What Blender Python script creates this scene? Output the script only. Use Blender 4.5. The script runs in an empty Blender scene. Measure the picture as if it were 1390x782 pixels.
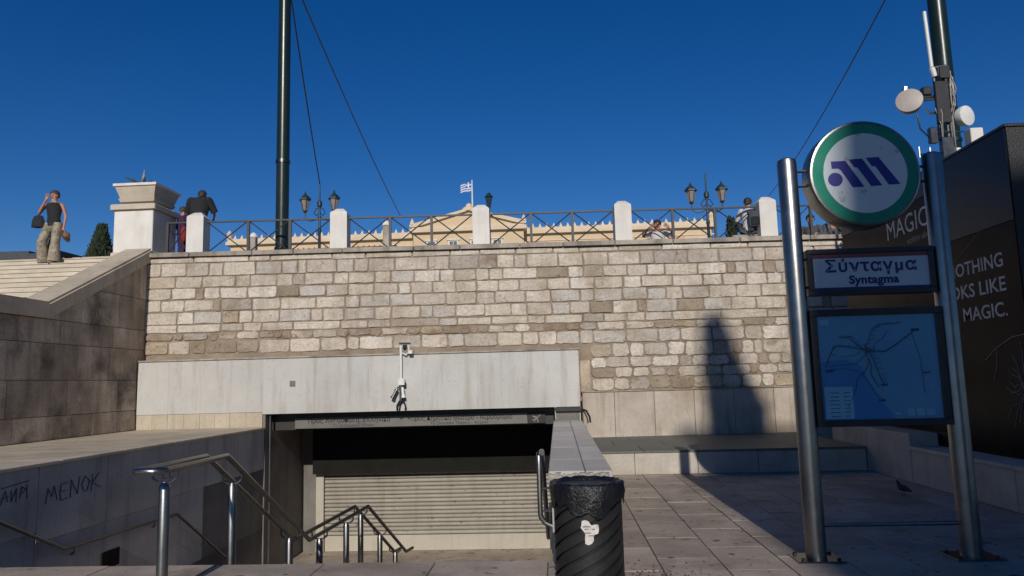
import bpy, bmesh, math, random
from mathutils import Vector, Matrix, noise
random.seed(7)
sc = bpy.context.scene
COL = sc.collection
PI = math.pi
# ------------------------------------------------------------------ camera
cd = bpy.data.cameras.new('camera'); cam = bpy.data.objects.new('camera', cd); COL.objects.link(cam)
R3 = Matrix(((0.997754, 0.034286, 0.057541), (0.061398, -0.124776, -0.990283), (-0.026773, 0.991592, -0.126601)))
cam.matrix_world = Matrix.Translation((0, 0, 1.6)) @ R3.to_4x4()
cd.sensor_width = 36; cd.lens = 36 * 1000 / 1390; cd.clip_start = 0.05; cd.clip_end = 3000
sc.camera = cam
# ------------------------------------------------------------------ world, sun, exposure
SUN_TAN = 0.49
elev = math.atan(SUN_TAN)
w = bpy.data.worlds.new('World'); sc.world = w; w.use_nodes = True
nt = w.node_tree; bg = nt.nodes['Background']
sky = nt.nodes.new('ShaderNodeTexSky'); sky.sky_type = 'NISHITA'; sky.sun_disc = False
sky.sun_elevation = elev; sky.sun_rotation = math.radians(179.0)
sky.altitude = 300; sky.air_density = 0.9; sky.dust_density = 0.1; sky.ozone_density = 4.0
hs = nt.nodes.new('ShaderNodeHueSaturation'); hs.inputs['Saturation'].default_value = 1.32; hs.inputs['Value'].default_value = 0.89; hs.inputs['Hue'].default_value = 0.512
nt.links.new(sky.outputs[0], hs.inputs['Color']); nt.links.new(hs.outputs[0], bg.inputs[0])
bg.inputs[1].default_value = 0.075
sd = bpy.data.lights.new('sun', 'SUN'); sd.energy = 3.3; sd.angle = math.radians(0.5); sd.color = (1, 0.945, 0.87)
so = bpy.data.objects.new('sun', sd); COL.objects.link(so)
so.rotation_euler = Vector((-0.02, 1, -SUN_TAN)).to_track_quat('-Z', 'Y').to_euler()
sc.view_settings.view_transform = 'Standard'; sc.view_settings.look = 'None'
sc.view_settings.exposure = 0.0; sc.view_settings.gamma = 1.0

# ------------------------------------------------------------------ materials
def mat(name, c1, c2=None, scale=3.0, rough=0.8, bump=0.0, bscale=40.0, metal=0.0, streak=0.0, streak_col=(0.05, 0.04, 0.03),
        rnd=0.0, spots=0.0, spot_col=(0.05, 0.045, 0.04), spot_scale=6.0, stain=0.0, stain_col=(0.2, 0.13, 0.07), stain_scale=0.8,
        ramp=None, spec=0.5, coat=0.0, grain=0.12):
    m = bpy.data.materials.new(name); m.use_nodes = True
    n = m.node_tree.nodes; L = m.node_tree.links; b = n['Principled BSDF']
    b.inputs['Roughness'].default_value = rough; b.inputs['Metallic'].default_value = metal
    b.inputs['Specular IOR Level'].default_value = spec
    if coat: b.inputs['Coat Weight'].default_value = coat; b.inputs['Coat Roughness'].default_value = 0.06
    geo = n.new('ShaderNodeNewGeometry'); P = geo.outputs['Position']
    def mapped(sx, sy, sz):
        mp = n.new('ShaderNodeMapping'); mp.inputs['Scale'].default_value = (sx, sy, sz); L.new(P, mp.inputs[0]); return mp.outputs[0]
    def nz(s, det=5, vec=P, rg=0.6):
        t = n.new('ShaderNodeTexNoise'); t.inputs['Scale'].default_value = s; t.inputs['Detail'].default_value = det
        t.inputs['Roughness'].default_value = rg; L.new(vec, t.inputs['Vector']); return t.outputs['Fac']
    def ramp_(f, a, b_):
        r = n.new('ShaderNodeMapRange'); r.inputs[1].default_value = a; r.inputs[2].default_value = b_; L.new(f, r.inputs[0]); return r.outputs[0]
    def mix(fac, a, b_, typ='MIX'):
        x = n.new('ShaderNodeMix'); x.data_type = 'RGBA'; x.blend_type = typ
        if isinstance(fac, float): x.inputs[0].default_value = fac
        else: L.new(fac, x.inputs[0])
        for s, v in ((6, a), (7, b_)):
            if isinstance(v, tuple): x.inputs[s].default_value = (*v, 1)
            else: L.new(v, x.inputs[s])
        return x.outputs[2]
    def mul(f, k):
        x = n.new('ShaderNodeMath'); x.operation = 'MULTIPLY'; L.new(f, x.inputs[0])
        if isinstance(k, float): x.inputs[1].default_value = k
        else: L.new(k, x.inputs[1])
        return x.outputs[0]
    c2 = c2 or tuple(v * 0.8 for v in c1)
    if ramp:
        oi = n.new('ShaderNodeObjectInfo'); cr = n.new('ShaderNodeValToRGB'); L.new(oi.outputs['Random'], cr.inputs[0])
        cr.color_ramp.interpolation = 'CONSTANT'
        els = cr.color_ramp.elements
        while len(els) > 1: els.remove(els[-1])
        els[0].position = 0; els[0].color = (*ramp[0], 1)
        for i, c in enumerate(ramp[1:], 1):
            e = els.new(i / len(ramp)); e.color = (*c, 1)
        col = mix(mul(ramp_(nz(scale), 0.3, 0.75), 0.45), cr.outputs[0], c2)
    else:
        col = mix(ramp_(nz(scale), 0.32, 0.7), c1, c2)
    g = ramp_(nz(bscale * 1.3, 3), 0.25, 0.75)
    gm = n.new('ShaderNodeMapRange'); gm.inputs[3].default_value = 1 - grain; gm.inputs[4].default_value = 1 + grain; L.new(g, gm.inputs[0])
    hv = n.new('ShaderNodeHueSaturation'); L.new(col, hv.inputs['Color']); L.new(gm.outputs[0], hv.inputs['Value']); col = hv.outputs[0]
    if rnd:
        oi = n.new('ShaderNodeObjectInfo'); r = n.new('ShaderNodeMapRange'); L.new(oi.outputs['Random'], r.inputs[0])
        r.inputs[3].default_value = 1 - rnd; r.inputs[4].default_value = 1 + rnd
        h2 = n.new('ShaderNodeHueSaturation'); L.new(col, h2.inputs['Color']); L.new(r.outputs[0], h2.inputs['Value']); col = h2.outputs[0]
    if streak:
        col = mix(mul(ramp_(nz(1.0, 6, mapped(4.5, 4.5, 0.5), 0.65), 0.5, 0.78), streak), col, streak_col)
    if stain:
        col = mix(mul(ramp_(nz(stain_scale, 7, P, 0.65), 0.5, 0.68), stain), col, stain_col)
    if spots:
        col = mix(mul(ramp_(nz(spot_scale, 4, P, 0.5), 0.63, 0.69), spots), col, spot_col)
    L.new(col, b.inputs['Base Color'])
    rr = n.new('ShaderNodeMapRange'); rr.inputs[3].default_value = max(0.02, rough - 0.08); rr.inputs[4].default_value = min(1, rough + 0.08)
    L.new(nz(scale * 2.3), rr.inputs[0]); L.new(rr.outputs[0], b.inputs['Roughness'])
    if bump:
        bp = n.new('ShaderNodeBump'); bp.inputs['Strength'].default_value = bump; bp.inputs['Distance'].default_value = 0.02
        L.new(nz(bscale, 6, P, 0.65), bp.inputs['Height']); L.new(bp.outputs[0], b.inputs['Normal'])
    return m

M = {}
M['stone'] = mat('wall_stone', streak=0.55, streak_col=(0.2, 0.155, 0.11), c1=(0.5, 0.44, 0.36), c2=(0.4, 0.34, 0.27), scale=4.0, rough=0.92, bump=1.0, bscale=16, grain=0.2, stain=0.55, stain_col=(0.24, 0.165, 0.095), stain_scale=1.1, spots=0.5, spot_scale=14,
    spot_col=(0.17, 0.14, 0.11),
    ramp=[(0.62, 0.55, 0.46), (0.58, 0.51, 0.42), (0.66, 0.59, 0.50), (0.53, 0.46, 0.38), (0.49, 0.44, 0.38), (0.63, 0.55, 0.45), (0.45, 0.395, 0.33), (0.60, 0.53, 0.43), (0.52, 0.475, 0.42), (0.66, 0.60, 0.51), (0.55, 0.48, 0.40), (0.69, 0.62, 0.53)])
M['stonebrown'] = mat('wall_stone_brown', (0.5, 0.44, 0.36), (0.24, 0.18, 0.12), 5.0, 0.95, 0.9, 18, grain=0.22, stain=0.8, stain_col=(0.2, 0.13, 0.075), stain_scale=1.6, spots=0.7, spot_scale=12,
    spot_col=(0.13, 0.1, 0.075), ramp=[(0.44, 0.36, 0.26), (0.36, 0.29, 0.22), (0.52, 0.44, 0.34), (0.3, 0.24, 0.18), (0.42, 0.37, 0.32), (0.56, 0.49, 0.4)])
M['mortar'] = mat('mortar', (0.34, 0.27, 0.2), (0.22, 0.17, 0.12), 2.5, 0.95, 0.9, 30, stain=0.5, stain_col=(0.13, 0.085, 0.05))
M['coping'] = mat('coping_stone', (0.44, 0.38, 0.31), (0.27, 0.235, 0.2), 2.2, 0.85, 0.4, 30, rnd=0.15, streak=0.7, stain=0.6, stain_col=(0.1, 0.08, 0.06), stain_scale=1.6)
M['plinth'] = mat('plinth_marble', (0.5, 0.44, 0.37), (0.40, 0.34, 0.275), 1.8, 0.75, 0.25, 25, rnd=0.07, streak=0.95, streak_col=(0.2, 0.14, 0.085), stain=0.6, stain_col=(0.28, 0.2, 0.12))
M['slab'] = mat('white_marble', (0.52, 0.505, 0.47), (0.455, 0.44, 0.405), 1.3, 0.6, 0.12, 25, rnd=0.04, streak=0.8, streak_col=(0.29, 0.25, 0.19), spots=0.25, spot_scale=13, spot_col=(0.25, 0.23, 0.2), stain=0.25, stain_col=(0.36, 0.32, 0.26), grain=0.05)
M['slabfoot'] = mat('yellowed_marble', (0.5, 0.44, 0.34), (0.42, 0.35, 0.26), 1.8, 0.7, 0.2, 25, rnd=0.1, streak=0.6, streak_col=(0.24, 0.17, 0.1))
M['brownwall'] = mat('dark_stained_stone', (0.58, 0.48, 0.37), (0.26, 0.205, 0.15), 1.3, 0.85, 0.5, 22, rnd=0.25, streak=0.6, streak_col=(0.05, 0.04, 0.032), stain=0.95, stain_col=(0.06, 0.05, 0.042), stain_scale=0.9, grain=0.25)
M['ramp'] = mat('worn_limestone', (0.54, 0.455, 0.34), (0.43, 0.36, 0.265), 1.4, 0.8, 0.3, 30, rnd=0.06, streak=0.3, stain=0.4, stain_col=(0.2, 0.16, 0.12))
M['step'] = mat('cream_step_stone', (0.6, 0.53, 0.42), (0.48, 0.41, 0.31), 2, 0.8, 0.2, 30, rnd=0.06)
M['wellwall'] = mat('stairwell_marble', (0.47, 0.45, 0.42), (0.35, 0.335, 0.31), 1.2, 0.65, 0.2, 25, rnd=0.1, streak=0.5, stain=0.4, stain_col=(0.16, 0.145, 0.13))  # grey marble in its own tone, with streaks and stains
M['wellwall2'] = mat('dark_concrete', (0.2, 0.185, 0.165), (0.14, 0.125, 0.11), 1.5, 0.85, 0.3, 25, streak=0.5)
M['tile'] = mat('paving_marble', (0.42, 0.345, 0.275), (0.27, 0.22, 0.175), 1.7, 0.62, 0.3, 35, rnd=0.17, stain=0.85, stain_col=(0.2, 0.16, 0.12), stain_scale=1.3, spots=0.9, spot_scale=7, spot_col=(0.075, 0.06, 0.045), streak=0.0, grain=0.2)
M['joint'] = mat('paving_joint', (0.16, 0.135, 0.105), (0.08, 0.07, 0.055), 6, 0.95, 0.5, 60)
M['ledge'] = mat('grey_green_slate', (0.125, 0.135, 0.115), (0.095, 0.1, 0.085), 1.6, 0.6, 0.2, 30, rnd=0.08, stain=0.3, stain_col=(0.2, 0.18, 0.15))
M['ledgeface'] = mat('ledge_marble', (0.5, 0.45, 0.38), (0.38, 0.34, 0.28), 2.4, 0.7, 0.2, 30, rnd=0.08, stain=0.5, stain_col=(0.22, 0.18, 0.13), streak=0.4, streak_col=(0.2, 0.16, 0.12))
M['cap'] = mat('parapet_marble', (0.52, 0.49, 0.44), (0.41, 0.385, 0.34), 2.0, 0.55, 0.2, 30, rnd=0.1, spots=0.5, spot_scale=16, spot_col=(0.25, 0.23, 0.2))
M['rough'] = mat('broken_marble_edge', (0.5, 0.46, 0.4), (0.2, 0.18, 0.155), 14, 0.9, 1.0, 45)
M['post'] = mat('white_painted_stone', (0.72, 0.69, 0.63), (0.64, 0.6, 0.54), 3, 0.7, 0.1, 30, rnd=0.03, streak=0.35, streak_col=(0.35, 0.31, 0.26), grain=0.05)
M['iron'] = mat('dark_iron', (0.025, 0.028, 0.035), (0.045, 0.04, 0.036), 8, 0.5, 0.1, 60, rnd=0.1)
M['green'] = mat('green_pole_paint', (0.006, 0.022, 0.015), (0.01, 0.016, 0.012), 2, 0.3, 0.05, 30, spec=0.5, streak=0.3)
M['lampmetal'] = mat('teal_lamp_metal', (0.012, 0.035, 0.045), (0.02, 0.028, 0.035), 6, 0.45, 0.1)
M['lampglass'] = mat('lamp_glass', (0.3, 0.26, 0.24), (0.2, 0.17, 0.16), 6, 0.15)
M['steel'] = mat('brushed_steel', (0.3, 0.295, 0.285), (0.23, 0.225, 0.215), 6, 0.36, 0.03, 80, metal=1.0, grain=0.06)
M['steeldark'] = mat('weathered_steel', (0.16, 0.155, 0.15), (0.11, 0.105, 0.1), 5, 0.3, 0.03, 80, metal=1.0)
M['black'] = mat('black_plastic', (0.012, 0.012, 0.014), (0.02, 0.02, 0.02), 5, 0.4)
M['bag'] = mat('black_bin_bag', (0.006, 0.006, 0.007), (0.01, 0.01, 0.011), 5, 0.3, 1.0, 14, spec=0.5)
M['bin'] = mat('bin_black_metal', (0.009, 0.009, 0.0095), (0.02, 0.019, 0.018), 6, 0.5, 0.15, 40, rnd=0.2)
M['paper'] = mat('torn_paper', (0.7, 0.66, 0.6), (0.5, 0.45, 0.4), 25, 0.8, 0.2)
M['shutter'] = mat('shutter_metal', (0.33, 0.3, 0.245), (0.27, 0.245, 0.2), 1.5, 0.6, 0.05, 30, rnd=0.09, streak=0.6, streak_col=(0.16, 0.135, 0.1), spots=0.6, spot_scale=7)
M['shutterbase'] = mat('shutter_frame', (0.46, 0.42, 0.34), (0.4, 0.36, 0.29), 1.5, 0.6, 0.05, streak=0.3)
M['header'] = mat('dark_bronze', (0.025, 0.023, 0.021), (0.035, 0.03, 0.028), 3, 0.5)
M['shade_black'] = mat('painted_shade', (0.012, 0.011, 0.01), (0.017, 0.016, 0.014), 3, 0.8, spec=0.1)  # near black, paints in the shade over the shutter and inside the vent
M['signgrey'] = mat('sign_grey', (0.17, 0.155, 0.14), (0.13, 0.12, 0.105), 3, 0.5)
M['ink'] = mat('black_print', (0.012, 0.012, 0.012), None, 3, 0.5)
M['graf'] = mat('graffiti_ink', (0.07, 0.066, 0.068), (0.17, 0.165, 0.165), 40, 0.8)
M['discwhite'] = mat('sign_white', (0.64, 0.68, 0.7), (0.58, 0.62, 0.64), 2, 0.25, grain=0.03, spots=0.6, spot_scale=11, spot_col=(0.3, 0.32, 0.33), coat=0.3)
M['discgreen'] = mat('sign_green', (0.0, 0.23, 0.145), (0.0, 0.19, 0.12), 3, 0.3, grain=0.03, coat=0.3)
M['discblue'] = mat('sign_blue', (0.025, 0.03, 0.24), (0.022, 0.028, 0.2), 3, 0.35, grain=0.03)
M['panelframe'] = mat('panel_frame', (0.02, 0.021, 0.026), (0.03, 0.03, 0.034), 4, 0.35)
M['panelwhite'] = mat('panel_pale', (0.48, 0.53, 0.58), (0.43, 0.48, 0.53), 3, 0.3, grain=0.03, coat=0.4)
M['panelred'] = mat('panel_maroon', (0.16, 0.055, 0.065), None, 3, 0.4)
M['navy'] = mat('panel_navy', (0.012, 0.03, 0.13), None, 3, 0.4)
M['map'] = mat('map_blue', (0.12, 0.32, 0.47), (0.1, 0.27, 0.43), 1.6, 0.25, grain=0.03, coat=0.4)
M['mapsea'] = mat('map_sea_blue', (0.06, 0.22, 0.44), (0.05, 0.19, 0.41), 1.6, 0.25, grain=0.03, coat=0.4)
M['maplight'] = mat('map_legend', (0.2, 0.42, 0.55), (0.16, 0.36, 0.5), 5, 0.3)
M['mapline'] = mat('map_line', (0.03, 0.07, 0.15), None, 5, 0.3)
M['mapred'] = mat('map_line_red', (0.1, 0.03, 0.05), None, 5, 0.3)
M['kiosktop'] = mat('kiosk_navy_panel', (0.008, 0.011, 0.02), (0.006, 0.008, 0.016), 2, 0.3, 0.0, spots=0.3, spot_scale=12, spot_col=(0.02, 0.022, 0.03), spec=0.2)
M['kioskad'] = mat('kiosk_poster', (0.018, 0.015, 0.013), (0.009, 0.008, 0.009), 1.1, 0.22, 0.02, 3, streak=0.2, stain=0.7, stain_col=(0.03, 0.024, 0.018), stain_scale=0.9, spec=0.04)
M['kioskedge'] = mat('kiosk_edge_dark', (0.014, 0.012, 0.012), (0.008, 0.007, 0.007), 3, 0.45, 0.3)
M['print'] = mat('white_print', (0.62, 0.6, 0.57), (0.36, 0.34, 0.32), 12, 0.6)
M['printdim'] = mat('grey_print', (0.24, 0.22, 0.2), (0.14, 0.13, 0.12), 12, 0.6)
M['white'] = mat('white_plastic', (0.75, 0.74, 0.7), (0.66, 0.65, 0.6), 5, 0.4)
M['dish'] = mat('antenna_beige', (0.42, 0.37, 0.33), (0.36, 0.31, 0.28), 5, 0.5)
M['ochre'] = mat('parliament_wall', (0.64, 0.49, 0.32), (0.58, 0.44, 0.28), 0.2, 0.9, grain=0.05)
M['peach'] = mat('parliament_recess', (0.62, 0.36, 0.2), (0.56, 0.33, 0.18), 0.2, 0.9, grain=0.05)
M['cornice'] = mat('parliament_cornice', (0.68, 0.56, 0.4), (0.6, 0.48, 0.34), 0.5, 0.9, grain=0.05)
M['window'] = mat('far_window', (0.08, 0.1, 0.09), (0.05, 0.06, 0.055), 1, 0.3)
M['flagblue'] = mat('flag_blue', (0.05, 0.16, 0.5), None, 3, 0.8)
M['flagwhite'] = mat('flag_white', (0.8, 0.8, 0.8), None, 3, 0.8, grain=0.03)
M['leafdark'] = mat('cypress_leaf', (0.018, 0.032, 0.014), (0.035, 0.05, 0.022), 3, 0.9, rnd=0.2)
M['agave'] = mat('agave_leaf', (0.03, 0.045, 0.035), (0.06, 0.065, 0.045), 9, 0.7)
M['agavepale'] = mat('agave_dry', (0.35, 0.34, 0.28), (0.25, 0.24, 0.19), 9, 0.7)
M['bark'] = mat('bark', (0.09, 0.065, 0.045), (0.05, 0.035, 0.025), 6, 0.9, 0.8)
M['skin'] = mat('skin', (0.42, 0.22, 0.15), (0.38, 0.19, 0.13), 12, 0.55, grain=0.04)
M['hair'] = mat('dark_hair', (0.018, 0.012, 0.009), (0.03, 0.02, 0.014), 40, 0.6, 0.5, 80)
M['hairbrown'] = mat('brown_hair', (0.07, 0.038, 0.022), (0.04, 0.022, 0.013), 40, 0.6, 0.5, 80)
M['blackcloth'] = mat('black_cloth', (0.012, 0.012, 0.014), (0.02, 0.02, 0.022), 8, 0.9, 0.3, 60)
M['patterned'] = mat('patterned_trousers', (0.42, 0.36, 0.26), (0.13, 0.11, 0.075), 13, 0.9, 0.3, 60, spots=0.8, spot_scale=18, spot_col=(0.07, 0.06, 0.045))
M['purple'] = mat('purple_cloth', (0.05, 0.015, 0.07), (0.03, 0.012, 0.05), 6, 0.9)
M['redcloth'] = mat('red_cloth', (0.3, 0.02, 0.03), None, 6, 0.9)
M['whitecloth'] = mat('white_cloth', (0.6, 0.58, 0.56), (0.5, 0.47, 0.46), 6, 0.9)
M['greycloth'] = mat('grey_cloth', (0.08, 0.085, 0.095), (0.05, 0.055, 0.06), 6, 0.9)
M['tan'] = mat('tan_leather', (0.22, 0.12, 0.07), None, 6, 0.6)
M['asphalt'] = mat('ground_stone', (0.2, 0.18, 0.15), (0.14, 0.125, 0.105), 0.3, 0.9)
M['facade'] = mat('limestone_facade', (0.38, 0.34, 0.28), (0.3, 0.27, 0.22), 0.4, 0.85)
M['dirt'] = mat('leaf_litter', (0.16, 0.11, 0.05), (0.06, 0.045, 0.03), 12, 0.95)
M['pigeon'] = mat('pigeon_feathers', (0.05, 0.052, 0.06), (0.025, 0.025, 0.03), 20, 0.8)

# ------------------------------------------------------------------ mesh helpers
class MB:
    def __init__(s): s.v = []; s.f = []
    def add(s, vs, fs):
        o = len(s.v); s.v += [tuple(x) for x in vs]; s.f += [tuple(i + o for i in f) for f in fs]; return s
    def box(s, x0, x1, y0, y1, z0, z1):
        return s.add([(x0,y0,z0),(x1,y0,z0),(x1,y1,z0),(x0,y1,z0),(x0,y0,z1),(x1,y0,z1),(x1,y1,z1),(x0,y1,z1)],
                     [(0,3,2,1),(4,5,6,7),(0,1,5,4),(1,2,6,5),(2,3,7,6),(3,0,4,7)])
    def cbox(s, x0, x1, y0, y1, z0, z1, c=0.01):       # box with chamfered vertical and top edges
        a = [(x0+c,y0),(x1-c,y0),(x1,y0+c),(x1,y1-c),(x1-c,y1),(x0+c,y1),(x0,y1-c),(x0,y0+c)]
        cx, cy = (x0+x1)/2, (y0+y1)/2
        b = [(x + (c if x < cx else -c), y + (c if y < cy else -c)) for x, y in a]
        vs = [(x,y,z0) for x,y in a] + [(x,y,z1-c) for x,y in a] + [(x,y,z1) for x,y in b]
        fs = [tuple(reversed(range(8)))] + [tuple(range(16,24))]
        for k in (0, 8):
            fs += [(k+i, k+(i+1)%8, k+8+(i+1)%8, k+8+i) for i in range(8)]
        return s.add(vs, fs)
    def tube(s, path, r, n=10, caps=True):
        path = [Vector(p) for p in path]; m = len(path); rs = r if isinstance(r, (list, tuple)) else [r]*m
        rings = []; nrm = None
        for i, p in enumerate(path):
            a = (path[i]-path[i-1]).normalized() if i else None
            b = (path[i+1]-path[i]).normalized() if i < m-1 else None
            t = (a+b).normalized() if a and b else (a or b)
            k = 1.0
            if a and b: k = 1/max(0.35, t.dot(b))
            if nrm is None:
                nrm = t.orthogonal().normalized()
            else:
                nrm = (nrm - t*nrm.dot(t)).normalized()
            bi = t.cross(nrm)
            rings.append([p + (nrm*math.cos(2*PI*j/n) + bi*math.sin(2*PI*j/n))*rs[i]*min(k,1.3) for j in range(n)])
        vs = [v for R in rings for v in R]
        fs = [(i*n+j, i*n+(j+1)%n, (i+1)*n+(j+1)%n, (i+1)*n+j) for i in range(m-1) for j in range(n)]
        if caps: fs += [tuple(reversed(range(n))), tuple(range((m-1)*n, m*n))]
        return s.add(vs, fs)
    def lathe(s, prof, n=20, c=(0,0,0), sx=1, sy=1):
        vs = [(c[0]+r*sx*math.cos(2*PI*j/n), c[1]+r*sy*math.sin(2*PI*j/n), c[2]+z) for r, z in prof for j in range(n)]
        m = len(prof)
        fs = [(i*n+j, i*n+(j+1)%n, (i+1)*n+(j+1)%n, (i+1)*n+j) for i in range(m-1) for j in range(n)]
        fs += [tuple(reversed(range(n))), tuple(range((m-1)*n, m*n))]
        return s.add(vs, fs)
    def prism_xz(s, poly, y0, y1):      # poly in x,z counter-clockwise seen from -y
        n = len(poly)
        vs = [(x,y0,z) for x,z in poly] + [(x,y1,z) for x,z in poly]
        return s.add(vs, [tuple(range(n)), tuple(reversed(range(n,2*n)))] + [(i, i+n, (i+1)%n+n, (i+1)%n) for i in range(n)])
    def prism_yz(s, poly, x0, x1):
        n = len(poly)
        vs = [(x0,y,z) for y,z in poly] + [(x1,y,z) for y,z in poly]
        return s.add(vs, [tuple(reversed(range(n))), tuple(range(n,2*n))] + [(i, (i+1)%n, (i+1)%n+n, i+n) for i in range(n)])
    def ell(s, c, r, n=14, m=9, zmin=-1, zmax=1):
        prof = []
        for i in range(m):
            a = -PI/2 + PI*i/(m-1); z = math.sin(a)
            if zmin <= z <= zmax: prof.append((max(0.02, math.cos(a)), z))
        vs = [(c[0]+p*r[0]*math.cos(2*PI*j/n), c[1]+p*r[1]*math.sin(2*PI*j/n), c[2]+z*r[2]) for p, z in prof for j in range(n)]
        k = len(prof)
        fs = [(i*n+j, i*n+(j+1)%n, (i+1)*n+(j+1)%n, (i+1)*n+j) for i in range(k-1) for j in range(n)]
        fs += [tuple(reversed(range(n))), tuple(range((k-1)*n, k*n))]
        return s.add(vs, fs)
    def rot(s, Mx):
        s.v = [tuple(Mx @ Vector(p)) for p in s.v]; return s
    def mesh(s, name, m, smooth=True):
        me = bpy.data.meshes.new(name); me.from_pydata(s.v, [], s.f); me.materials.append(m)
        bm = bmesh.new(); bm.from_mesh(me); bmesh.ops.recalc_face_normals(bm, faces=bm.faces); bm.to_mesh(me); bm.free()
        if smooth:
            me.polygons.foreach_set('use_smooth', [True]*len(me.polygons)); me.set_sharp_from_angle(angle=math.radians(38))
        me.update(); return me

def obj(name, data, m=None, parent=None, loc=None, rot=None, smooth=True, bevel=0):
    me = data.mesh(name, m, smooth) if isinstance(data, MB) else data
    o = bpy.data.objects.new(name, me); COL.objects.link(o)
    if parent: o.parent = parent
    if loc: o.location = loc
    if rot: o.rotation_euler = rot
    if bevel:
        b = o.modifiers.new('bevel', 'BEVEL'); b.width = bevel; b.segments = 2; b.limit_method = 'ANGLE'
    return o
def tag(o, label, cat, group=None):
    o['label'] = label; o['category'] = cat
    if group: o['group'] = group
    return o
def thing(name, label, cat, loc=(0,0,0), rz=0, group=None):
    o = bpy.data.objects.new(name, None); o.empty_display_size = 0.2; COL.objects.link(o)
    o.location = loc; o.rotation_euler = (0,0,rz); return tag(o, label, cat, group)
def struct(name, mb, m, smooth=False):
    o = obj(name, mb, m, smooth=smooth); o['kind'] = 'structure'; return o
def copy_tree(o, parent=None):
    c = o.copy(); COL.objects.link(c)
    if parent: c.parent = parent
    for ch in [x for x in o.children]: copy_tree(ch, c)
    return c
def text_part(s, size, m, parent, loc, rot, name='lettering', align='CENTER', bold=0.0, sx=1.0, space=1.0):
    cu = bpy.data.curves.new('text', 'FONT'); cu.body = s; cu.size = size; cu.align_x = align; cu.align_y = 'CENTER'
    cu.extrude = 0.0; cu.offset = bold; cu.space_character = space; cu.resolution_u = 3
    t = bpy.data.objects.new('text', cu); COL.objects.link(t)
    dg = bpy.context.evaluated_depsgraph_get(); me = bpy.data.meshes.new_from_object(t.evaluated_get(dg))
    bpy.data.objects.remove(t); bpy.data.curves.remove(cu)
    me.materials.clear(); me.materials.append(m)
    o = obj(name, me, None, parent, loc, rot); o.scale = (sx, 1, 1); return o
FRONT = (PI/2, 0, 0)              # text facing -Y

# ------------------------------------------------------------------ setting
X0, X1 = -6.15, -0.09             # stairwell sides
LIP = 6.9                         # top edge of the stairs
g = MB()
g.box(-150, 150, -250, LIP-0.02, -0.5, -0.03)
g.box(X1+0.3, 40, LIP-0.02, 17.2, -0.5, -0.031)
g.box(-40, X0-0.3, LIP-0.02, 15.4, -0.5, -0.032)
struct('ground', g, M['joint'])
# pavement: slabs as single pieces over a bed
pave = struct('pavement', MB().box(-0.05, 5.3, 2.0, 12.8, -0.03, -0.012), M['joint'])
tile_meshes = {}
def tiles(parent, xa, xb, ya, yb, wx, wy, m, ztop=0.0, stag=True, jit=0.006, slant=0.0):
    x = xa; c = 0
    while x < xb - 0.05:
        w_ = min(wx, xb - x); y = ya - (wy*0.5 if (c % 2 and stag) else 0)
        while y < yb - 0.02:
            y0 = max(y, ya); y1 = min(y+wy, yb)
            if y1 - y0 > 0.05:
                key = (round(w_,3), round(y1-y0,3), m.name)
                if key not in tile_meshes:
                    h = 0.012
                    tile_meshes[key] = MB().cbox(-key[0]/2+0.0055, key[0]/2-0.0055, -key[1]/2+0.0055, key[1]/2-0.0055, -0.02, 0, 0.004).mesh('paving_slab', m, False)
                o = obj('paving_slab', tile_meshes[key], None, parent, (x+w_/2, (y0+y1)/2, ztop + random.uniform(-0.002, 0.002)))
                o.rotation_euler = (random.uniform(-jit, jit)*0.5, random.uniform(-jit, jit)*0.5, 0)
            y += wy
        x += wx; c += 1
tiles(pave, 0.30, 5.08, 3.9, 12.76, 0.53, 0.86, M['tile'])
fore = struct('pavement_stair_top', MB().box(-9, -0.06, 2.0, LIP-0.03, -0.03, -0.011), M['joint'])
tiles(fore, -8.3, 0.29, 4.7, LIP, 1.02, 0.55, M['tile'], stag=False)
# upper terrace and land beyond
up = MB().box(-40, -1, 16.6, 40, 4.1, 4.6).box(-1, 9, 16.6, 40, 4.1, 4.35).box(-40, -8.98, 15.6, 16.6, 4.2, 4.62)
struct('plaza', up, M['ramp'])
tl = MB(); tl.box(9.01, 60, 17.3, 40, -0.4, 4.58); tl.add([(-400,40,4.58),(400,40,4.58),(400,95,7.5),(-400,95,7.5)], [(0,1,2,3)])
tl.add([(-400,95,7.5),(400,95,7.5),(900,900,7.5),(-900,900,7.5)], [(0,1,2,3)])
struct('terrain', tl, M['asphalt'])

# ---- left ledge (wide parapet) and stairwell walls
lp = thing('ledge_wall', 'wide low marble parapet left of the stairs with graffiti on its inner face', 'parapet wall')
obj('core', MB().box(-8.94, X0-0.03, 3.5, 15.29, -0.5, 0.76).box(X0-0.25, X0-0.03, 3.5, 17.7, -2.5, -0.5), M['wellwall2'], lp, smooth=False)
y = 3.5; k = 0
while y < 15.25:
    y1 = min(y+1.35, 15.28)
    obj('cap_slab', MB().cbox(-8.93, X0+0.03, y+0.004, y1-0.004, 0.762, 0.80, 0.006), M['ramp'], lp, smooth=False)
    y = y1
yy = [3.5, 4.9, 6.3, 7.6, 8.55, 9.9, 11.3, 12.7, 14.0, 15.29]
for a, b in zip(yy, yy[1:]):
    lo = 0.0 if b < 9 else (-0.12 if b < 12 else -0.05)
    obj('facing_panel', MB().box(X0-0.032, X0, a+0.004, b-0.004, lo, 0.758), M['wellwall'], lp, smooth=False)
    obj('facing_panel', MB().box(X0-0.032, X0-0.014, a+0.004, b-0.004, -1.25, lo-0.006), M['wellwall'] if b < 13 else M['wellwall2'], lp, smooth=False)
obj('vent', MB().box(X0-0.03, X0+0.004, 9.85, 10.25, -0.75, -0.52), M['shade_black'], lp, smooth=False)  # black face paints the dark inside of the vent hole
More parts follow.
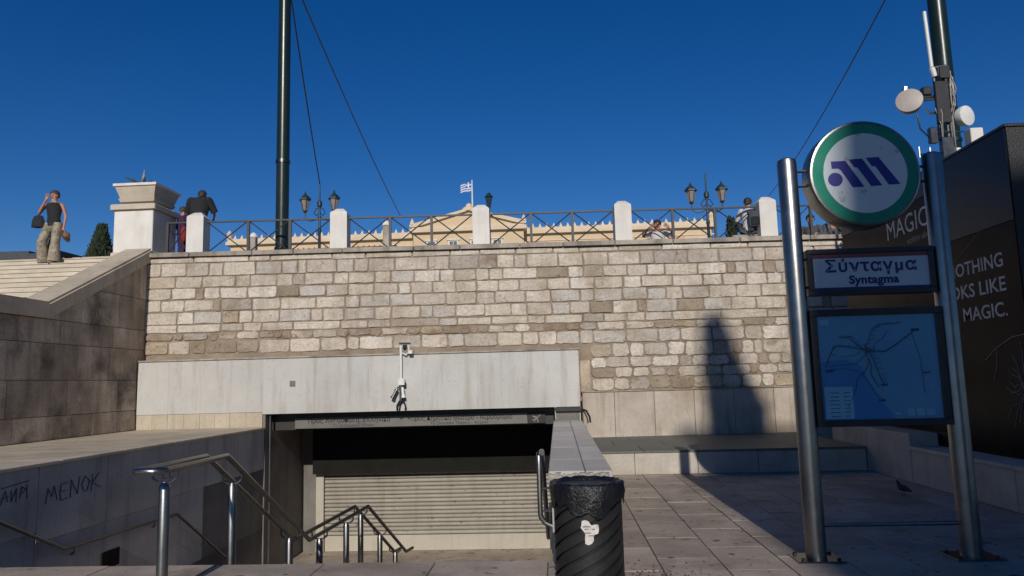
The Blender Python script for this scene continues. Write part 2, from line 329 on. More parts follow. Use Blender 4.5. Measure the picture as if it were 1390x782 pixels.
def scrawl(strokes, y0, z0, sc_, r=0.0065):
    rd = random.Random(5)
    for st_ in strokes:
        p = [(X0+0.003, y0 + (x + rd.uniform(-.04,.04))*sc_*1.35, z0 + (z + x*.06 + rd.uniform(-.05,.05))*sc_) for x, z in st_]
        obj('graffiti_stroke', MB().tube(p, r, 5), M['graf'], lp)
scrawl([[(0,0),(.1,.8),(.35,.3),(.55,.9),(.7,.05)], [(1.35,.95),(.95,.9),(.9,.45),(1.25,.5)], [(.9,.45),(.95,0),(1.4,.05)], [(1.6,0),(1.65,.95),(2.1,.1),(2.15,1.0)],
        [(2.55,.1),(2.35,.5),(2.6,.95),(2.9,.6),(2.75,.12),(2.55,.1)], [(3.1,0),(3.15,1.0)], [(3.65,.95),(3.15,.5),(3.75,.05)]], 8.68, 0.30, 0.21)
scrawl([[(0,0),(.3,.9),(.5,.1)], [(.1,.4),(.5,.5)], [(.7,.9),(.75,.1),(1.1,.9),(1.15,0)], [(1.4,.1),(1.45,1),(1.8,.7),(1.5,.5)], [(1.9,1),(1.95,0)], [(0,1.1),(2,1.2)]], 7.95, 0.40, 0.16)
scrawl([[(.5,.9),(.1,.6),(.2,.1),(.6,.2)], [(1.2,.9),(.8,.8),(.85,.1),(1.25,.15)], [(.8,.5),(1.1,.5)]], 11.3, 0.22, 0.2, 0.005)
obj('graffiti', MB().tube([(X0+0.003, 9.25, 0.13), (X0+0.003, 9.5, 0.2)], 0.01, 5), M['graf'], lp)
# ---- right parapet
rp = thing('parapet_wall', 'low marble parapet running from behind the litter bin to the entrance', 'parapet wall')
obj('core', MB().box(X1+0.02, 0.42, 6.72, 15.29, -0.5, 0.70).box(X1+0.02, 0.2, LIP, 17.7, -2.5, -0.5), M['wellwall'], rp, smooth=False)
y = 6.5; ys = [6.74, 7.75, 9.1, 10.4, 11.8, 13.2, 14.3, 15.28]
for a, b in zip(ys, ys[1:]):
    obj('cap_slab', MB().cbox(X1-0.02, 0.215, a+0.003, b-0.003, 0.702, 0.80, 0.008), M['cap'], rp, smooth=False)
    obj('cap_slab', MB().cbox(0.222, 0.46, a+0.003, b-0.003, 0.702, 0.797, 0.008), M['cap'], rp, smooth=False)
for a, b in zip([LIP, 9.2, 11.5, 13.8, 15.6], [9.2, 11.5, 13.8, 15.6, 17.68]):
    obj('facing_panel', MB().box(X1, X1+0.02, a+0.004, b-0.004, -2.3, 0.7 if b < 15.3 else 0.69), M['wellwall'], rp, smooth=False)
bm_ = MB()
n = 26
for i in range(n):
    x0 = X1-0.015 + i*(0.53/n*1.0)
    d = 0.02 + 0.05*random.random(); h = random.uniform(-0.03, 0.03)
    bm_.box(x0, x0+0.5/n+0.004, 6.70-d*0.6, 6.75, 0.58+h, 0.785+random.uniform(-0.02, 0.008))
obj('broken_edge', bm_, M['rough'], rp)

# ---- staircase
st = thing('staircase', 'stone stairs descending to the closed metro shutter', 'stairs')
for i in range(7):
    z1 = -0.004 - i*0.1743; ya = LIP + (i-1)*0.33 if i else LIP-0.35
    if i: obj('step', MB().cbox(X0+0.01, X1-0.01, ya, ya+0.34, z1-0.17, z1, 0.006), M['tile'], st, smooth=False)
obj('landing', MB().box(X0+0.01, X1-0.01, LIP+6*0.33, 11.9, -1.45, -1.22), M['tile'], st, smooth=False)
for i in range(1, 7):
    z1 = -1.22 - i*0.1667; ya = 11.9 + (i-1)*0.3
    obj('step', MB().cbox(X0+0.01, X1-0.01, ya, ya+0.31, z1-0.16, z1, 0.006), M['tile'], st, smooth=False)
obj('landing', MB().box(X0+0.01, X1-0.01, 13.7, 17.72, -2.5, -2.222), M['tile'], st, smooth=False)
obj('nosing', MB().box(X0, X1, LIP-0.02, LIP+0.012, -0.2, -0.008), M['tile'], st, smooth=False)

# ---- entrance canopy: marble panels over the opening
S = 15.3
en = thing('entrance_canopy', 'pale marble slab wall above the shuttered station entrance', 'entrance')
obj('core', MB().box(-8.93, 0.42, S+0.03, 15.7, 1.12, 2.22).box(-8.93, X0-0.01, S+0.03, 15.7, -0.4, 1.12).box(X0-0.01, X1+0.03, S+0.06, 17.7, 1.09, 1.14)
    .box(0.18, 0.42, S+0.03, 15.7, 0.0, 1.12).box(X1+0.03, 0.179, S+0.03, 17.7, -0.5, 1.12), M['wellwall2'], en, smooth=False)
xs = [-8.93, -8.25, -7.55, -6.9, X0-0.05, -5.1, -3.95, -2.8, -1.65, -0.6, 0.44]
for a, b in zip(xs, xs[1:]):
    lo = 1.07
    if a < X0-0.2: lo = 1.115
    obj('marble_panel', MB().cbox(a+0.0007, b-0.0007, S, S+0.032, lo, 2.23, 0.001), M['slab'], en, smooth=False)
    if a < X0-0.2:
        obj('marble_panel', MB().box(a+0.003, a+(b-a)/2-0.002, S+0.004, S+0.032, 0.80, 1.108), M['slabfoot'], en, smooth=False)
        obj('marble_panel', MB().box(a+(b-a)/2+0.002, b-0.003, S+0.004, S+0.032, 0.80, 1.108), M['slabfoot'], en, smooth=False)
obj('side_panel', MB().box(0.425, 0.447, S+0.034, 16.1, 0.4, 2.23), M['slab'], en, smooth=False)
obj('top_strip', MB().cbox(-8.94, 0.47, S-0.03, 16.0, 2.232, 2.262, 0.006), M['coping'], en, smooth=False)
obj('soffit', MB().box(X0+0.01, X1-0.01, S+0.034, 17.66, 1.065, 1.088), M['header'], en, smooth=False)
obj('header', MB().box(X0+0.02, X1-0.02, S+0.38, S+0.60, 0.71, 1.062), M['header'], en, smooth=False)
obj('plaque', MB().box(-5.62, -5.5, S-0.01, S, 1.63, 1.75), M['signgrey'], en, smooth=False)
for p0 in ((-5.0, 1.6), ):
    pass
obj('cable_duct', MB().box(X1+0.0, 0.46, S-0.06, S-0.002, 0.985, 1.055).tube([(0.46, S-0.03, 1.02), (0.56, S-0.1, 0.98), (0.62, S-0.15, 0.86), (0.63, S-0.15, 0.75)], 0.022, 6)
    .tube([(0.46, S-0.05, 1.0), (0.52, S-0.12, 0.95), (0.57, S-0.17, 0.84), (0.58, S-0.2, 0.74)], 0.015, 6), M['black'], en)
inner = thing('passage_wall', 'dark grey side wall inside the station entrance left of the shutter', 'wall')
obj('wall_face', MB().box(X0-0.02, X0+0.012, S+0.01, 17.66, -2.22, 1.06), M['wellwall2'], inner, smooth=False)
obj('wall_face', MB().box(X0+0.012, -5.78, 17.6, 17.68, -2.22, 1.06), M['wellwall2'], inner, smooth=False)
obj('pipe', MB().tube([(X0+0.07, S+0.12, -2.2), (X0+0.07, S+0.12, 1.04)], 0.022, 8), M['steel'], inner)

sg = thing('direction_sign', 'long grey direction sign with dark Greek lettering hung above the shutter', 'sign', (0, S+0.36, -0.028))
obj('board', MB().cbox(-5.62, -0.66, -0.035, 0.0, 0.765, 0.985, 0.004), M['signgrey'], sg, smooth=False)
obj('end_box', MB().cbox(-0.65, -0.28, -0.035, 0.0, 0.765, 0.985, 0.004), M['ink'], sg, smooth=False)
text_part('Προς Ανθούπολη, Ελληνικό', 0.135, M['ink'], sg, (-4.45, -0.038, 0.915), FRONT, bold=0.002, sx=1.0)
text_part('To Anthoupoli, Elliniko', 0.095, M['ink'], sg, (-4.35, -0.038, 0.81), FRONT)
text_part('Προς Δημοτικό Θέατρο - Αεροδρόμιο', 0.135, M['ink'], sg, (-2.05, -0.038, 0.915), FRONT, bold=0.002, sx=0.92)
text_part('To Dimotiko Theatro - Airport', 0.095, M['ink'], sg, (-2.1, -0.038, 0.81), FRONT)
pl = MB()   # aeroplane pictogram
A = math.radians(40); ca, sa = math.cos(A), math.sin(A)
def pz(poly): return [(-0.46 + x*ca - z*sa, 0.875 + x*sa + z*ca) for x, z in poly]
pl.prism_xz(pz([(-0.09,-0.012),(0.08,-0.012),(0.1,0),(0.08,0.012),(-0.09,0.012)]), -0.041, -0.036)
pl.prism_xz(pz([(0.02,0.013),(-0.035,0.09),(-0.055,0.09),(-0.025,0.013)]), -0.041, -0.036)
pl.prism_xz(pz([(-0.025,-0.013),(-0.055,-0.09),(-0.035,-0.09),(0.02,-0.013)]), -0.041, -0.036)
pl.prism_xz(pz([(-0.085,0.013),(-0.11,0.04),(-0.095,0.04),(-0.06,0.013)]), -0.041, -0.036)
pl.prism_xz(pz([(-0.06,-0.013),(-0.095,-0.04),(-0.11,-0.04),(-0.085,-0.013)]), -0.041, -0.036)
obj('pictogram', pl, M['printdim'], sg, smooth=False)

sh = thing('roller_shutter', 'closed beige roller shutter across the station entrance', 'shutter', (0, 17.6, 0))
zz = -2.22
obj('bottom_rail', MB().cbox(-5.58, X1-0.02, -0.03, 0.03, -2.215, -1.87, 0.01), M['shutterbase'], sh, smooth=False)
obj('shaded_shutter_box', MB().box(-5.8, X1-0.012, -0.26, -0.095, -0.42, 1.055), M['shade_black'], sh, smooth=False)  # box coloured near black to put in the shade above the shutter
zs = -1.865; sl = MB().add(*(lambda pr: ([(x, y, z) for x in (-5.58, X1-0.02) for y, z in pr], [(i, i+1, i+1+len(pr), i+len(pr)) for i in range(len(pr)-1)]))(
    [(0.02, 0.0), (0.0, 0.004), (-0.026, 0.02), (-0.03, 0.048), (-0.02, 0.074), (0.01, 0.088), (0.02, 0.092)])).mesh('slat', M['shutter'], False)
while zs < 1.0:
    obj('slat', sl, None, sh, (0, random.uniform(-.004, .004), zs), (random.uniform(-.05, .05), 0, random.uniform(-.0006, .0006))); zs += 0.0915
for xx in (-5.78, ):
    obj('guide_rail', MB().cbox(xx, xx+0.19, -0.09, 0.04, -2.215, -0.4, 0.01), M['shutterbase'], sh, smooth=False)
obj('backing', MB().box(-5.6, X1, 0.04, 0.06, -2.215, 1.05), M['header'], sh, smooth=False)

# ---- brown side wall with sloping coping
bw = thing('side_wall', 'dark stained stone wall with a sloping coping at the left of the ledge', 'wall')
BX = -8.95
def ctop(y): return 3.23 if y < 12.41 else 3.23 + (y-12.41)*0.478
prof = [(3.0, 0.78), (15.62, 0.78), (15.62, ctop(15.62)-0.3), (12.41, 2.93), (3.0, 2.93)]
obj('core', MB().prism_yz(prof, BX-0.45, BX-0.03), M['mortar'], bw, smooth=False)
rows = [0.805, 1.22, 1.85, 2.5, 2.925, 3.6, 4.5]
random.seed(11)
for r in range(len(rows)-1):
    y = 3.0 + (0.5 if r % 2 else 0)*0.9
    while y < 15.6:
        wd = random.uniform(0.9, 1.7) if r else random.uniform(0.6, 1.0)
        y1 = min(y+wd, 15.6)
        if 15.6 - y1 < 0.3: y1 = 15.6
        z0, z1 = rows[r]+0.006, rows[r+1]-0.006
        def lim(yy_): return ctop(yy_) - 0.306
        ya, yb = y+0.005, y1-0.005
        if y1-y > 0.02 and lim(yb) > z0 + 0.03:
            if lim(ya) < z0:
                ya = 12.41 + (z0 - 2.924)/0.478
            pts = [(ya, z0), (yb, z0), (yb, min(z1, lim(yb)))]
            if lim(ya) < z1 < lim(yb): pts.append((12.41 + (z1-2.924)/0.478, z1))
            if lim(ya) > z0 + 0.01: pts.append((ya, min(z1, lim(ya))))
            d = random.uniform(0, 0.008)
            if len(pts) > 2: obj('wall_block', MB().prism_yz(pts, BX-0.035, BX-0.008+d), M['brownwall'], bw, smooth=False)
        y = y1
# coping pieces
cps = [(3.0, 6.0), (6.0, 9.2), (9.2, 12.4)]
for a, b in cps:
    obj('coping', MB().prism_yz([(a+0.004, 2.935), (b-0.002, 2.935), (b-0.002, 3.185), (a+0.004, 3.185)], BX-0.5, BX+0.075), M['ramp'], bw, smooth=False)
for a, b in cps: obj('coping', MB().prism_yz([(a+0.004, 3.19), (b-0.002, 3.19), (b-0.002, 3.23), (a+0.004, 3.23)], BX-0.55, BX+0.03), M['ramp'], bw, smooth=False)
seg = [12.404, 13.2, 14.4, 15.62]
for a, b in zip(seg, seg[1:]):
    obj('coping', MB().prism_yz([(a+0.002, ctop(a)-0.295), (b-0.003, ctop(b)-0.295), (b-0.003, ctop(b)-0.045), (a+0.002, ctop(a)-0.045)], BX-0.5, BX+0.075), M['ramp'], bw, smooth=False)
    obj('coping', MB().prism_yz([(a+0.002, ctop(a)-0.04), (b-0.003, ctop(b)-0.04), (b-0.003, ctop(b)), (a+0.002, ctop(a))], BX-0.55, BX+0.03), M['ramp'], bw, smooth=False)

us = thing('upper_stairs', 'cream stone steps rising to the square behind the sloping wall', 'stairs')
for i in range(11):
    z1 = 3.10 + i*0.142; ya = 12.3 + i*0.30
    obj('step', MB().cbox(-24, BX-0.56, ya, ya+0.31 if i < 10 else 16.0, z1-0.15, z1+0.0, 0.012), M['step'], us, smooth=False)
for i in range(1, 11): obj('tread', MB().cbox(-24, BX-0.57, 12.3+i*0.30-0.014, 12.3+i*0.30+0.2, 3.10+i*0.142+0.002, 3.10+i*0.142+0.022, 0.006), M['step'], us, smooth=False)
obj('base', MB().box(-24, BX-0.56, 3.0, 12.29, 2.6, 3.05), M['step'], us, smooth=False)

# ---- the long stone wall (own frame: origin at its left end, u along the wall)
WA = math.atan(0.055)
WL = (-9.0, 15.57, 0)
sw = thing('stone_wall', 'long pale rubble stone wall carrying the railing behind the station entrance', 'wall', WL, WA)
LEN = 17.2
obj('mortar_bed', MB().box(0.02, LEN, 0.0, 0.7, 1.16, 4.53).box(9.52, LEN, 0.001, 0.699, 0.2, 1.16), M['mortar'], sw, smooth=False)
def stone_mesh(wd, h, rnd_, jit):
    m = MB(); n = []
    c = min(wd, h)*rnd_
    hw, hh = wd/2, h/2
    base = [(-hw+c, -hh), (-hw*.3, -hh), (hw*.35, -hh), (hw-c, -hh), (hw, -hh+c), (hw, 0), (hw, hh-c), (hw-c, hh), (hw*.3, hh), (-hw*.35, hh), (-hw+c, hh), (-hw, hh-c), (-hw, 0), (-hw, -hh+c)]
    ring = [(x + random.uniform(-jit, jit)*1.3, z + random.uniform(-jit, jit)) for x, z in base]
    d = random.uniform(0.018, 0.036)
    ins = min(0.018, h*0.12)
    ins = min(.012, ins); inner_ = [(x*(1-ins/hw) + random.uniform(-jit, jit)*0.5, z*(1-ins/hh) + random.uniform(-jit, jit)*0.5) for x, z in ring]
    k = len(ring)
    vs = [(x, 0.02, z) for x, z in ring] + [(x, -d*0.55, z) for x, z in ring] + [(x, -d + random.uniform(-0.008, 0.008), z) for x, z in inner_] + [(random.uniform(-.25,.25)*wd, -d - random.uniform(-0.006, 0.008), random.uniform(-.2,.2)*h)]
    fs = []
    for a in (0, k):
        fs += [(a+i, a+(i+1) % k, a+k+(i+1) % k, a+k+i) for i in range(k)]
    fs += [(2*k+i, 2*k+(i+1) % k, 3*k) for i in range(k)]
    m.add(vs, fs); return m
random.seed(5)
rws = [(4.40, 4.525, 0.9, .08, .003), (4.10, 4.385, .47, .06, .007), (3.84, 4.085, .49, .08, .008), (3.585, 3.825, .45, .1, .01), (3.315, 3.565, .50, .1, .01),
       (3.045, 3.30, .47, .08, .009), (2.855, 3.03, .68, .1, .007), (2.68, 2.84, .40, .22, .014), (2.39, 2.665, .48, .13, .012), (2.085, 2.37, .48, .17, .014),
       (1.85, 2.075, .38, .2, .014), (1.64, 1.84, .40, .2, .014), (1.37, 1.625, .46, .22, .014)]
allst = []
nst = 0
for ri, (z0, z1, aw, rd, jt) in enumerate(rws):
    u = 0.03 if ri < 9 else 9.75
    if ri == 8: pass
    while u < 15.6:
        wd = aw*random.uniform(0.5, 1.55)
        if random.random() < 0.07 and ri not in (0, 6): wd = 0.17
        wd = max(0.13, wd)
        if u+wd > 15.6: wd = max(0.2, 15.6-u)
        if ri < 9 or u > 9.7:
            hh = (z1-z0) - random.uniform(-0.004, 0.012 + rd*0.12)
            brown = (ri == 7 and random.random() < .7) or (ri > 8 and random.random() < .3) or (ri in (2, 8) and u < 2.2) or random.random() < .05
            allst.append((wd*hh, stone_mesh(wd-0.018, hh, rd, jt), brown, (u+wd/2, 0, (z0+z1)/2 + random.uniform(-.006, .006)), random.uniform(-.008, .008)))
            nst += 1
        u += wd + 0.012
allst.sort(key=lambda q: -q[0])
for ar, m_, brown, lc, ry_ in allst[:296]:
    obj('stone', m_, M['stonebrown'] if brown else M['stone'], sw, lc, (0, ry_, 0), smooth=False)
rest = MB()
for ar, m_, brown, lc, ry_ in allst[296:]:
    rest.add([(x+lc[0], y+lc[1], z+lc[2]) for x, y, z in m_.v], m_.f)
o = obj('small_stones', rest, M['stonebrown'], sw, smooth=False); o['kind'] = 'stuff'
obj('stained_strip', MB().cbox(9.5, 9.72, -0.05, 0.0, 1.35, 2.02, 0.01), M['brownwall'], sw, smooth=False)
# coping stones along the top
u = -0.1; random.seed(3)
while u < 15.7:
    wd = random.uniform(0.9, 1.7)
    obj('coping_stone', MB().cbox(u+0.006, u+wd-0.006, -0.10+random.uniform(-.008, .008), 0.72, 4.535, 4.632+random.uniform(-.004, .004), 0.012), M['coping'], sw, smooth=False)
    u += wd
# plinth of marble panels
ph = thing('plinth_wall', 'band of stained marble panels along the foot of the stone wall', 'wall', WL, WA)
us_ = [9.52, 10.2, 11.05, 11.9, 12.75, 13.6, 14.18, 15.0, 15.8]
for a, b in zip(us_, us_[1:]):
    top = 1.335
    obj('marble_panel', MB().cbox(a+0.004, b-0.004, -0.14, -0.002, 0.2, top, 0.004), M['plinth'], ph, smooth=False)
obj('top_strip', MB().cbox(9.5, 15.8, -0.165, -0.002, 1.338, 1.362, 0.005), M['coping'], ph, smooth=False)
tag(obj('dark_niche', MB().cbox(5.06, 5.2, 16.02, 16.16, 0.42, 1.24, 0.01), M['header'], smooth=False), 'thin dark upright box standing in for a dark niche at the foot of the stone wall behind the left sign pole', 'niche')  # no metal here: dark colour of the box paints a niche's darkness

# ---- ledge with slate top
lg = thing('ledge', 'low marble step with a grey green slate top before the stone wall', 'step')
obj('core', MB().box(0.45, 5.06, 12.83, 16.3, -0.2, 0.355), M['wellwall2'], lg, smooth=False)
xs = [0.46, 1.25, 2.3, 3.3, 4.25, 5.06]
for a, b in zip(xs, xs[1:]):
    obj('marble_panel', MB().cbox(a+0.004, b-0.004, 12.79, 12.828, 0.0, 0.353, 0.004), M['ledgeface'], lg, smooth=False)
for j, (ya, yb) in enumerate(((12.765, 13.9), (13.9, 15.0), (15.0, 16.22))):
    xq = 0.46 - 0.4*(j % 2)
    while xq < 5.0:
        a, b = max(xq, 0.46), min(xq+0.95, 5.06)
        if b-a > 0.04: obj('slate_slab', MB().cbox(a+0.004, b-0.004, ya+0.004, yb-0.004, 0.358, 0.39, 0.004), M['ledge'], lg, smooth=False)
        xq += 0.95

# ---- low wall on the right with kiosk base
lw = thing('low_wall', 'low pale marble wall running along the foot of the black advertising box', 'wall')
obj('core', MB().box(5.12, 5.48, 5.0, 14.3, -0.2, 0.47), M['wellwall2'], lw, smooth=False)
ys = [5.0, 6.3, 7.5, 8.8, 10.0, 11.25]
for a, b in zip(ys, ys[1:]):
    obj('marble_panel', MB().cbox(5.085, 5.12, a+0.004, b-0.004, 0.0, 0.47, 0.004), M['ledgeface'], lw, smooth=False)
    obj('cap_slab', MB().cbox(5.06, 5.5, a+0.003, b-0.003, 0.475, 0.52, 0.006), M['ledgeface'], lw, smooth=False)
obj('end_block', MB().cbox(5.075, 5.49, 11.255, 12.76, 0.0, 0.70, 0.01), M['ledgeface'], lw, smooth=False)
obj('end_block', MB().cbox(5.075, 5.49, 12.77, 14.3, 0.0, 0.70, 0.01), M['ledgeface'], lw, smooth=False)

# ---- black advertising box
KX = 5.5
kb = thing('advertising_box', 'tall black advertising box with white lettering on its side', 'advertising box')
obj('body', MB().box(KX+0.03, 9.2, 8.98, 14.2, 0.45, 4.5), M['kioskedge'], kb, smooth=False)
obj('front_panel', MB().cbox(KX+0.01, 9.2, 8.95, 8.978, 0.52, 4.5, 0.004), M['kioskedge'], kb, smooth=False)
obj('poster_panel', MB().box(KX, KX+0.028, 10.86, 14.18, 0.72, 4.16), M['kioskad'], kb, smooth=False)
obj('poster_panel', MB().box(KX, KX+0.028, 8.97, 10.84, 0.53, 3.36), M['kioskad'], kb, smooth=False)
obj('upper_panel', MB().box(KX-0.004, KX+0.028, 8.97, 10.84, 3.37, 4.5), M['kiosktop'], kb, smooth=False)
obj('upper_panel', MB().box(KX-0.004, KX+0.028, 10.86, 14.18, 4.17, 4.5), M['kiosktop'], kb, smooth=False)
obj('trim', MB().box(KX-0.012, KX+0.02, 10.842, 10.858, 0.53, 4.5), M['steeldark'], kb, smooth=False)
obj('roof_edge', MB().cbox(KX-0.02, 9.2, 8.93, 14.22, 4.505, 4.54, 0.008), M['kioskedge'], kb, smooth=False)
SIDE = (PI/2, 0, -PI/2)           # text facing -X, reading towards the camera
def side_text(s, y_right, z, size, m, sx=1.0, bold=0.003):
    o = text_part(s, size, m, kb, (KX-0.003, y_right, z), SIDE, align='RIGHT', bold=bold, sx=sx)
side_text('NOTHING', 9.26, 2.93, 0.25, M['print'], 1.12)
side_text('LOOKS LIKE', 9.26, 2.63, 0.25, M['print'], 1.25)
side_text('MAGIC.', 9.28, 2.32, 0.25, M['print'], 1.2)
side_text('MAGIC', 10.93, 3.86, 0.42, M['print'], 1.05, 0.0)
side_text('nothing else', 10.95, 3.6, 0.14, M['printdim'], 1.0)
random.seed(21)      # burst of thin white lines printed on the poster
for i in range(13):
    a = math.radians(60 + i*17 + random.uniform(-6, 6)); L_ = random.uniform(0.3, 0.62); c = (9.1, 1.35)
    p = [(KX-0.003, c[0]+math.cos(a)*r_*L_*-1 if False else c[0]-math.cos(a)*r_*L_, c[1]+math.sin(a)*r_*L_ + 0.04*math.sin(r_*7+i)) for r_ in (0.12, 0.4, 0.7, 1.0)]
    p = [q for q in p if q[1] > 8.99]
    if len(p) > 1: obj('drawn_line', MB().tube(p, 0.005, 4), M['printdim'], kb)
obj('drawn_line', MB().tube([(KX-0.003, 8.99, 2.0), (KX-0.003, 9.25, 1.98), (KX-0.003, 9.6, 1.86), (KX-0.003, 9.85, 1.72)], 0.008, 4), M['printdim'], kb)
obj('drawn_line', MB().tube([(KX-0.003, 9.6, 1.86), (KX-0.003, 9.62, 1.66), (KX-0.003, 9.72, 1.45)], 0.006, 4), M['printdim'], kb)
obj('drawn_line', MB().tube([(KX-0.003, 10.4, 3.05), (KX-0.003, 10.0, 3.22), (KX-0.003, 9.4, 3.5)], 0.004, 4), M['printdim'], kb)

# ------------------------------------------------------------------ on the wall: posts and railing
def on_wall(u, v): return (WL[0] + u*math.cos(WA) - v*math.sin(WA), WL[1] + u*math.sin(WA) + v*math.cos(WA))
post_u = [0.95, 4.2, 7.42, 10.63, 13.9]
plabels = ['leftmost white stone post on the wall, in front of the man in black', 'white stone post just right of the tall green pole',
    'middle white stone post of the railing, below the flag', 'white stone post between the seated person and the yellow facade', 'rightmost white stone post, beside the person with a backpack']
def post_mb():
    h = 0.19; zt = 0.9; zp = 1.0
    m = MB(); m.add([(-h,-h,0),(h,-h,0),(h,h,0),(-h,h,0),(-h,-h,zt-.02),(h,-h,zt-.02),(h,h,zt-.02),(-h,h,zt-.02),(-h+.02,-h+.02,zt+.01),(h-.02,-h+.02,zt+.01),(h-.02,h-.02,zt+.01),(-h+.02,h-.02,zt+.01),(-.08,-.05,zp),(.08,-.05,zp),(.08,.05,zp),(-.08,.05,zp)],
        [(0,1,5,4),(1,2,6,5),(2,3,7,6),(3,0,4,7),(4,5,9,8),(5,6,10,9),(6,7,11,10),(7,4,8,11),(8,9,13,12),(9,10,14,13),(10,11,15,14),(11,8,12,15),(12,13,14,15)])
    return m
pme = post_mb().mesh('stone_post', M['post'], False)
for i, u in enumerate(post_u):
    x, y = on_wall(u, 0.45)
    o = obj('stone_post', pme, None, None, (x, y, 4.63), (0, 0, WA)); tag(o, plabels[i], 'post', 'white stone posts along the wall railing')
rl = ['dark iron railing panel left of the first white post', 'iron cross railing section behind the tall green pole', 'iron cross railing section left of the middle white post',
      'iron cross railing section right of the middle white post', 'iron cross railing section in front of the seated person', 'dark iron railing panel behind the round metro sign']
spans = [(0.25, 0.76), (1.14, 4.01), (4.39, 7.23), (7.61, 10.44), (10.82, 13.71), (14.09, 16.6)]
Z0, Z1 = 4.70, 5.40
for (a, b), lb in zip(spans, rl):
    x, y = on_wall(a, 0.45); L_ = b-a
    t = thing('iron_railing', lb, 'railing', (x, y, 0), WA, 'iron cross railings along the wall')
    obj('top_rail', MB().box(0, L_, -0.025, 0.025, Z1, Z1+0.035), M['iron'], t, smooth=False)
    obj('bottom_rail', MB().box(0, L_, -0.02, 0.02, Z0-0.03, Z0), M['iron'], t, smooth=False)
    npan = max(1, round(L_/0.95)); pw = L_/npan
    for k in range(npan+1):
        xx = k*pw
        if k not in (0, npan) or L_ < 1:
            if 0 < k < npan or k == 0: obj('upright', MB().box(xx-0.028, xx+0.028, -0.03, 0.03, 4.63, Z1+0.02), M['iron'], t, smooth=False)
    for k in range(npan):
        p, q = k*pw+0.03, (k+1)*pw-0.03
        obj('cross_bar', MB().tube([(p, -0.012, Z0), (q, -0.012, Z1)], 0.014, 6), M['iron'], t)
        obj('cross_bar', MB().tube([(p, 0.014, Z1), (q, 0.014, Z0)], 0.014, 6), M['iron'], t)

# pedestal and planter
pd = thing('pedestal', 'square cream stone pedestal at the top of the sloping wall', 'pedestal', (-9.54, 16.45, 4.62))
obj('base', MB().cbox(-0.5, 0.5, -0.56, 0.56, 0.0, 0.14, 0.02), M['step'], pd, smooth=False)
obj('shaft', MB().cbox(-0.46, 0.46, -0.52, 0.52, 0.142, 1.12, 0.015), M['post'], pd, smooth=False)
obj('cap', MB().cbox(-0.53, 0.53, -0.59, 0.59, 1.122, 1.25, 0.02), M['step'], pd, smooth=False)
bl = thing('planter_bowl', 'square tapering stone planter on the pedestal', 'planter', (-9.5, 16.42, 5.872))
def frust(a0, b0, z0, a1, b1, z1):
    return MB().add([(-a0,-b0,z0),(a0,-b0,z0),(a0,b0,z0),(-a0,b0,z0),(-a1,-b1,z1),(a1,-b1,z1),(a1,b1,z1),(-a1,b1,z1)], [(0,3,2,1),(4,5,6,7),(0,1,5,4),(1,2,6,5),(2,3,7,6),(3,0,4,7)])
obj('foot', frust(.3,.34,0,.3,.34,.07), M['step'], bl, smooth=False)
obj('lower_rim', frust(.4,.44,.072,.43,.47,.15), M['step'], bl, smooth=False)
obj('bowl', frust(.40,.44,.152,.48,.54,.42), M['step'], bl, smooth=False)
obj('rim', frust(.51,.57,.422,.51,.57,.48), M['post'], bl, smooth=False)
ag = thing('agave_plant', 'spiky dark plant growing in the stone planter', 'plant', (-9.5, 16.2, 6.34))
for dx, dz, dy, m in ((-.42,.24,-.1,'agave'),(-.3,.14,.1,'agave'),(.26,.13,-.05,'agave'),(.2,.1,.15,'agave'),(.02,.42,.0,'agavepale'),(-.05,.3,.1,'agavepale'),(.1,.24,-.1,'agave'),(-.16,.12,-.2,'agave'),(.33,.1,-.2,'agave')):
    obj('leaf', MB().tube([(0,0,0),(dx*.5,dy*.5,dz*.62),(dx,dy,dz)], [.045,.035,.004], 5), M[m], ag)

# ------------------------------------------------------------------ tall poles and cables
def green_pole(loc, h, r, lb):
    t = thing('tall_pole', lb, 'pole', loc, 0, 'tall dark green poles')
    obj('shaft', MB().lathe([(r*1.15,0),(r*1.15,.3),(r,.32),(r,2.4),(r*1.0,2.42),(r*.9,h)], 20), M['green'], t)
    obj('collar', MB().lathe([(r*1.12,2.36),(r*1.12,2.44)], 20), M['steeldark'], t)
    obj('cap', MB().lathe([(r*.95,h),(r*.6,h+.1),(.02,h+.14)], 16), M['green'], t)
    return t
green_pole((-6.42, 16.85, 4.6), 8.5, 0.153, 'tall dark green pole rising above the left part of the wall')
green_pole((9.5, 17.5, 4.58), 9.0, 0.21, 'tall dark green pole behind the antenna mast')
def cable(a, b, sag, lb):
    a, b = Vector(a), Vector(b)
    p = [a.lerp(b, i/14) - Vector((0,0,sag*4*(i/14)*(1-i/14))) for i in range(15)]
    tag(obj('overhead_cable', MB().tube(p, 0.022, 6), M['iron']), lb, 'cable', 'overhead cables')
cable((-6.42, 16.85, 12.2), (-8.18, 25, 8.75), 0.1, 'steep cable from the left green pole down to the twin lantern')
cable((-6.42, 16.85, 12.2), (-9.3, 44, 11.9), 0.25, 'long cable slanting right from the left green pole')
cable((9.45, 17.5, 12.6), (14.3, 50, 13.2), 0.6, 'cable slanting left from the right green pole behind the round sign')

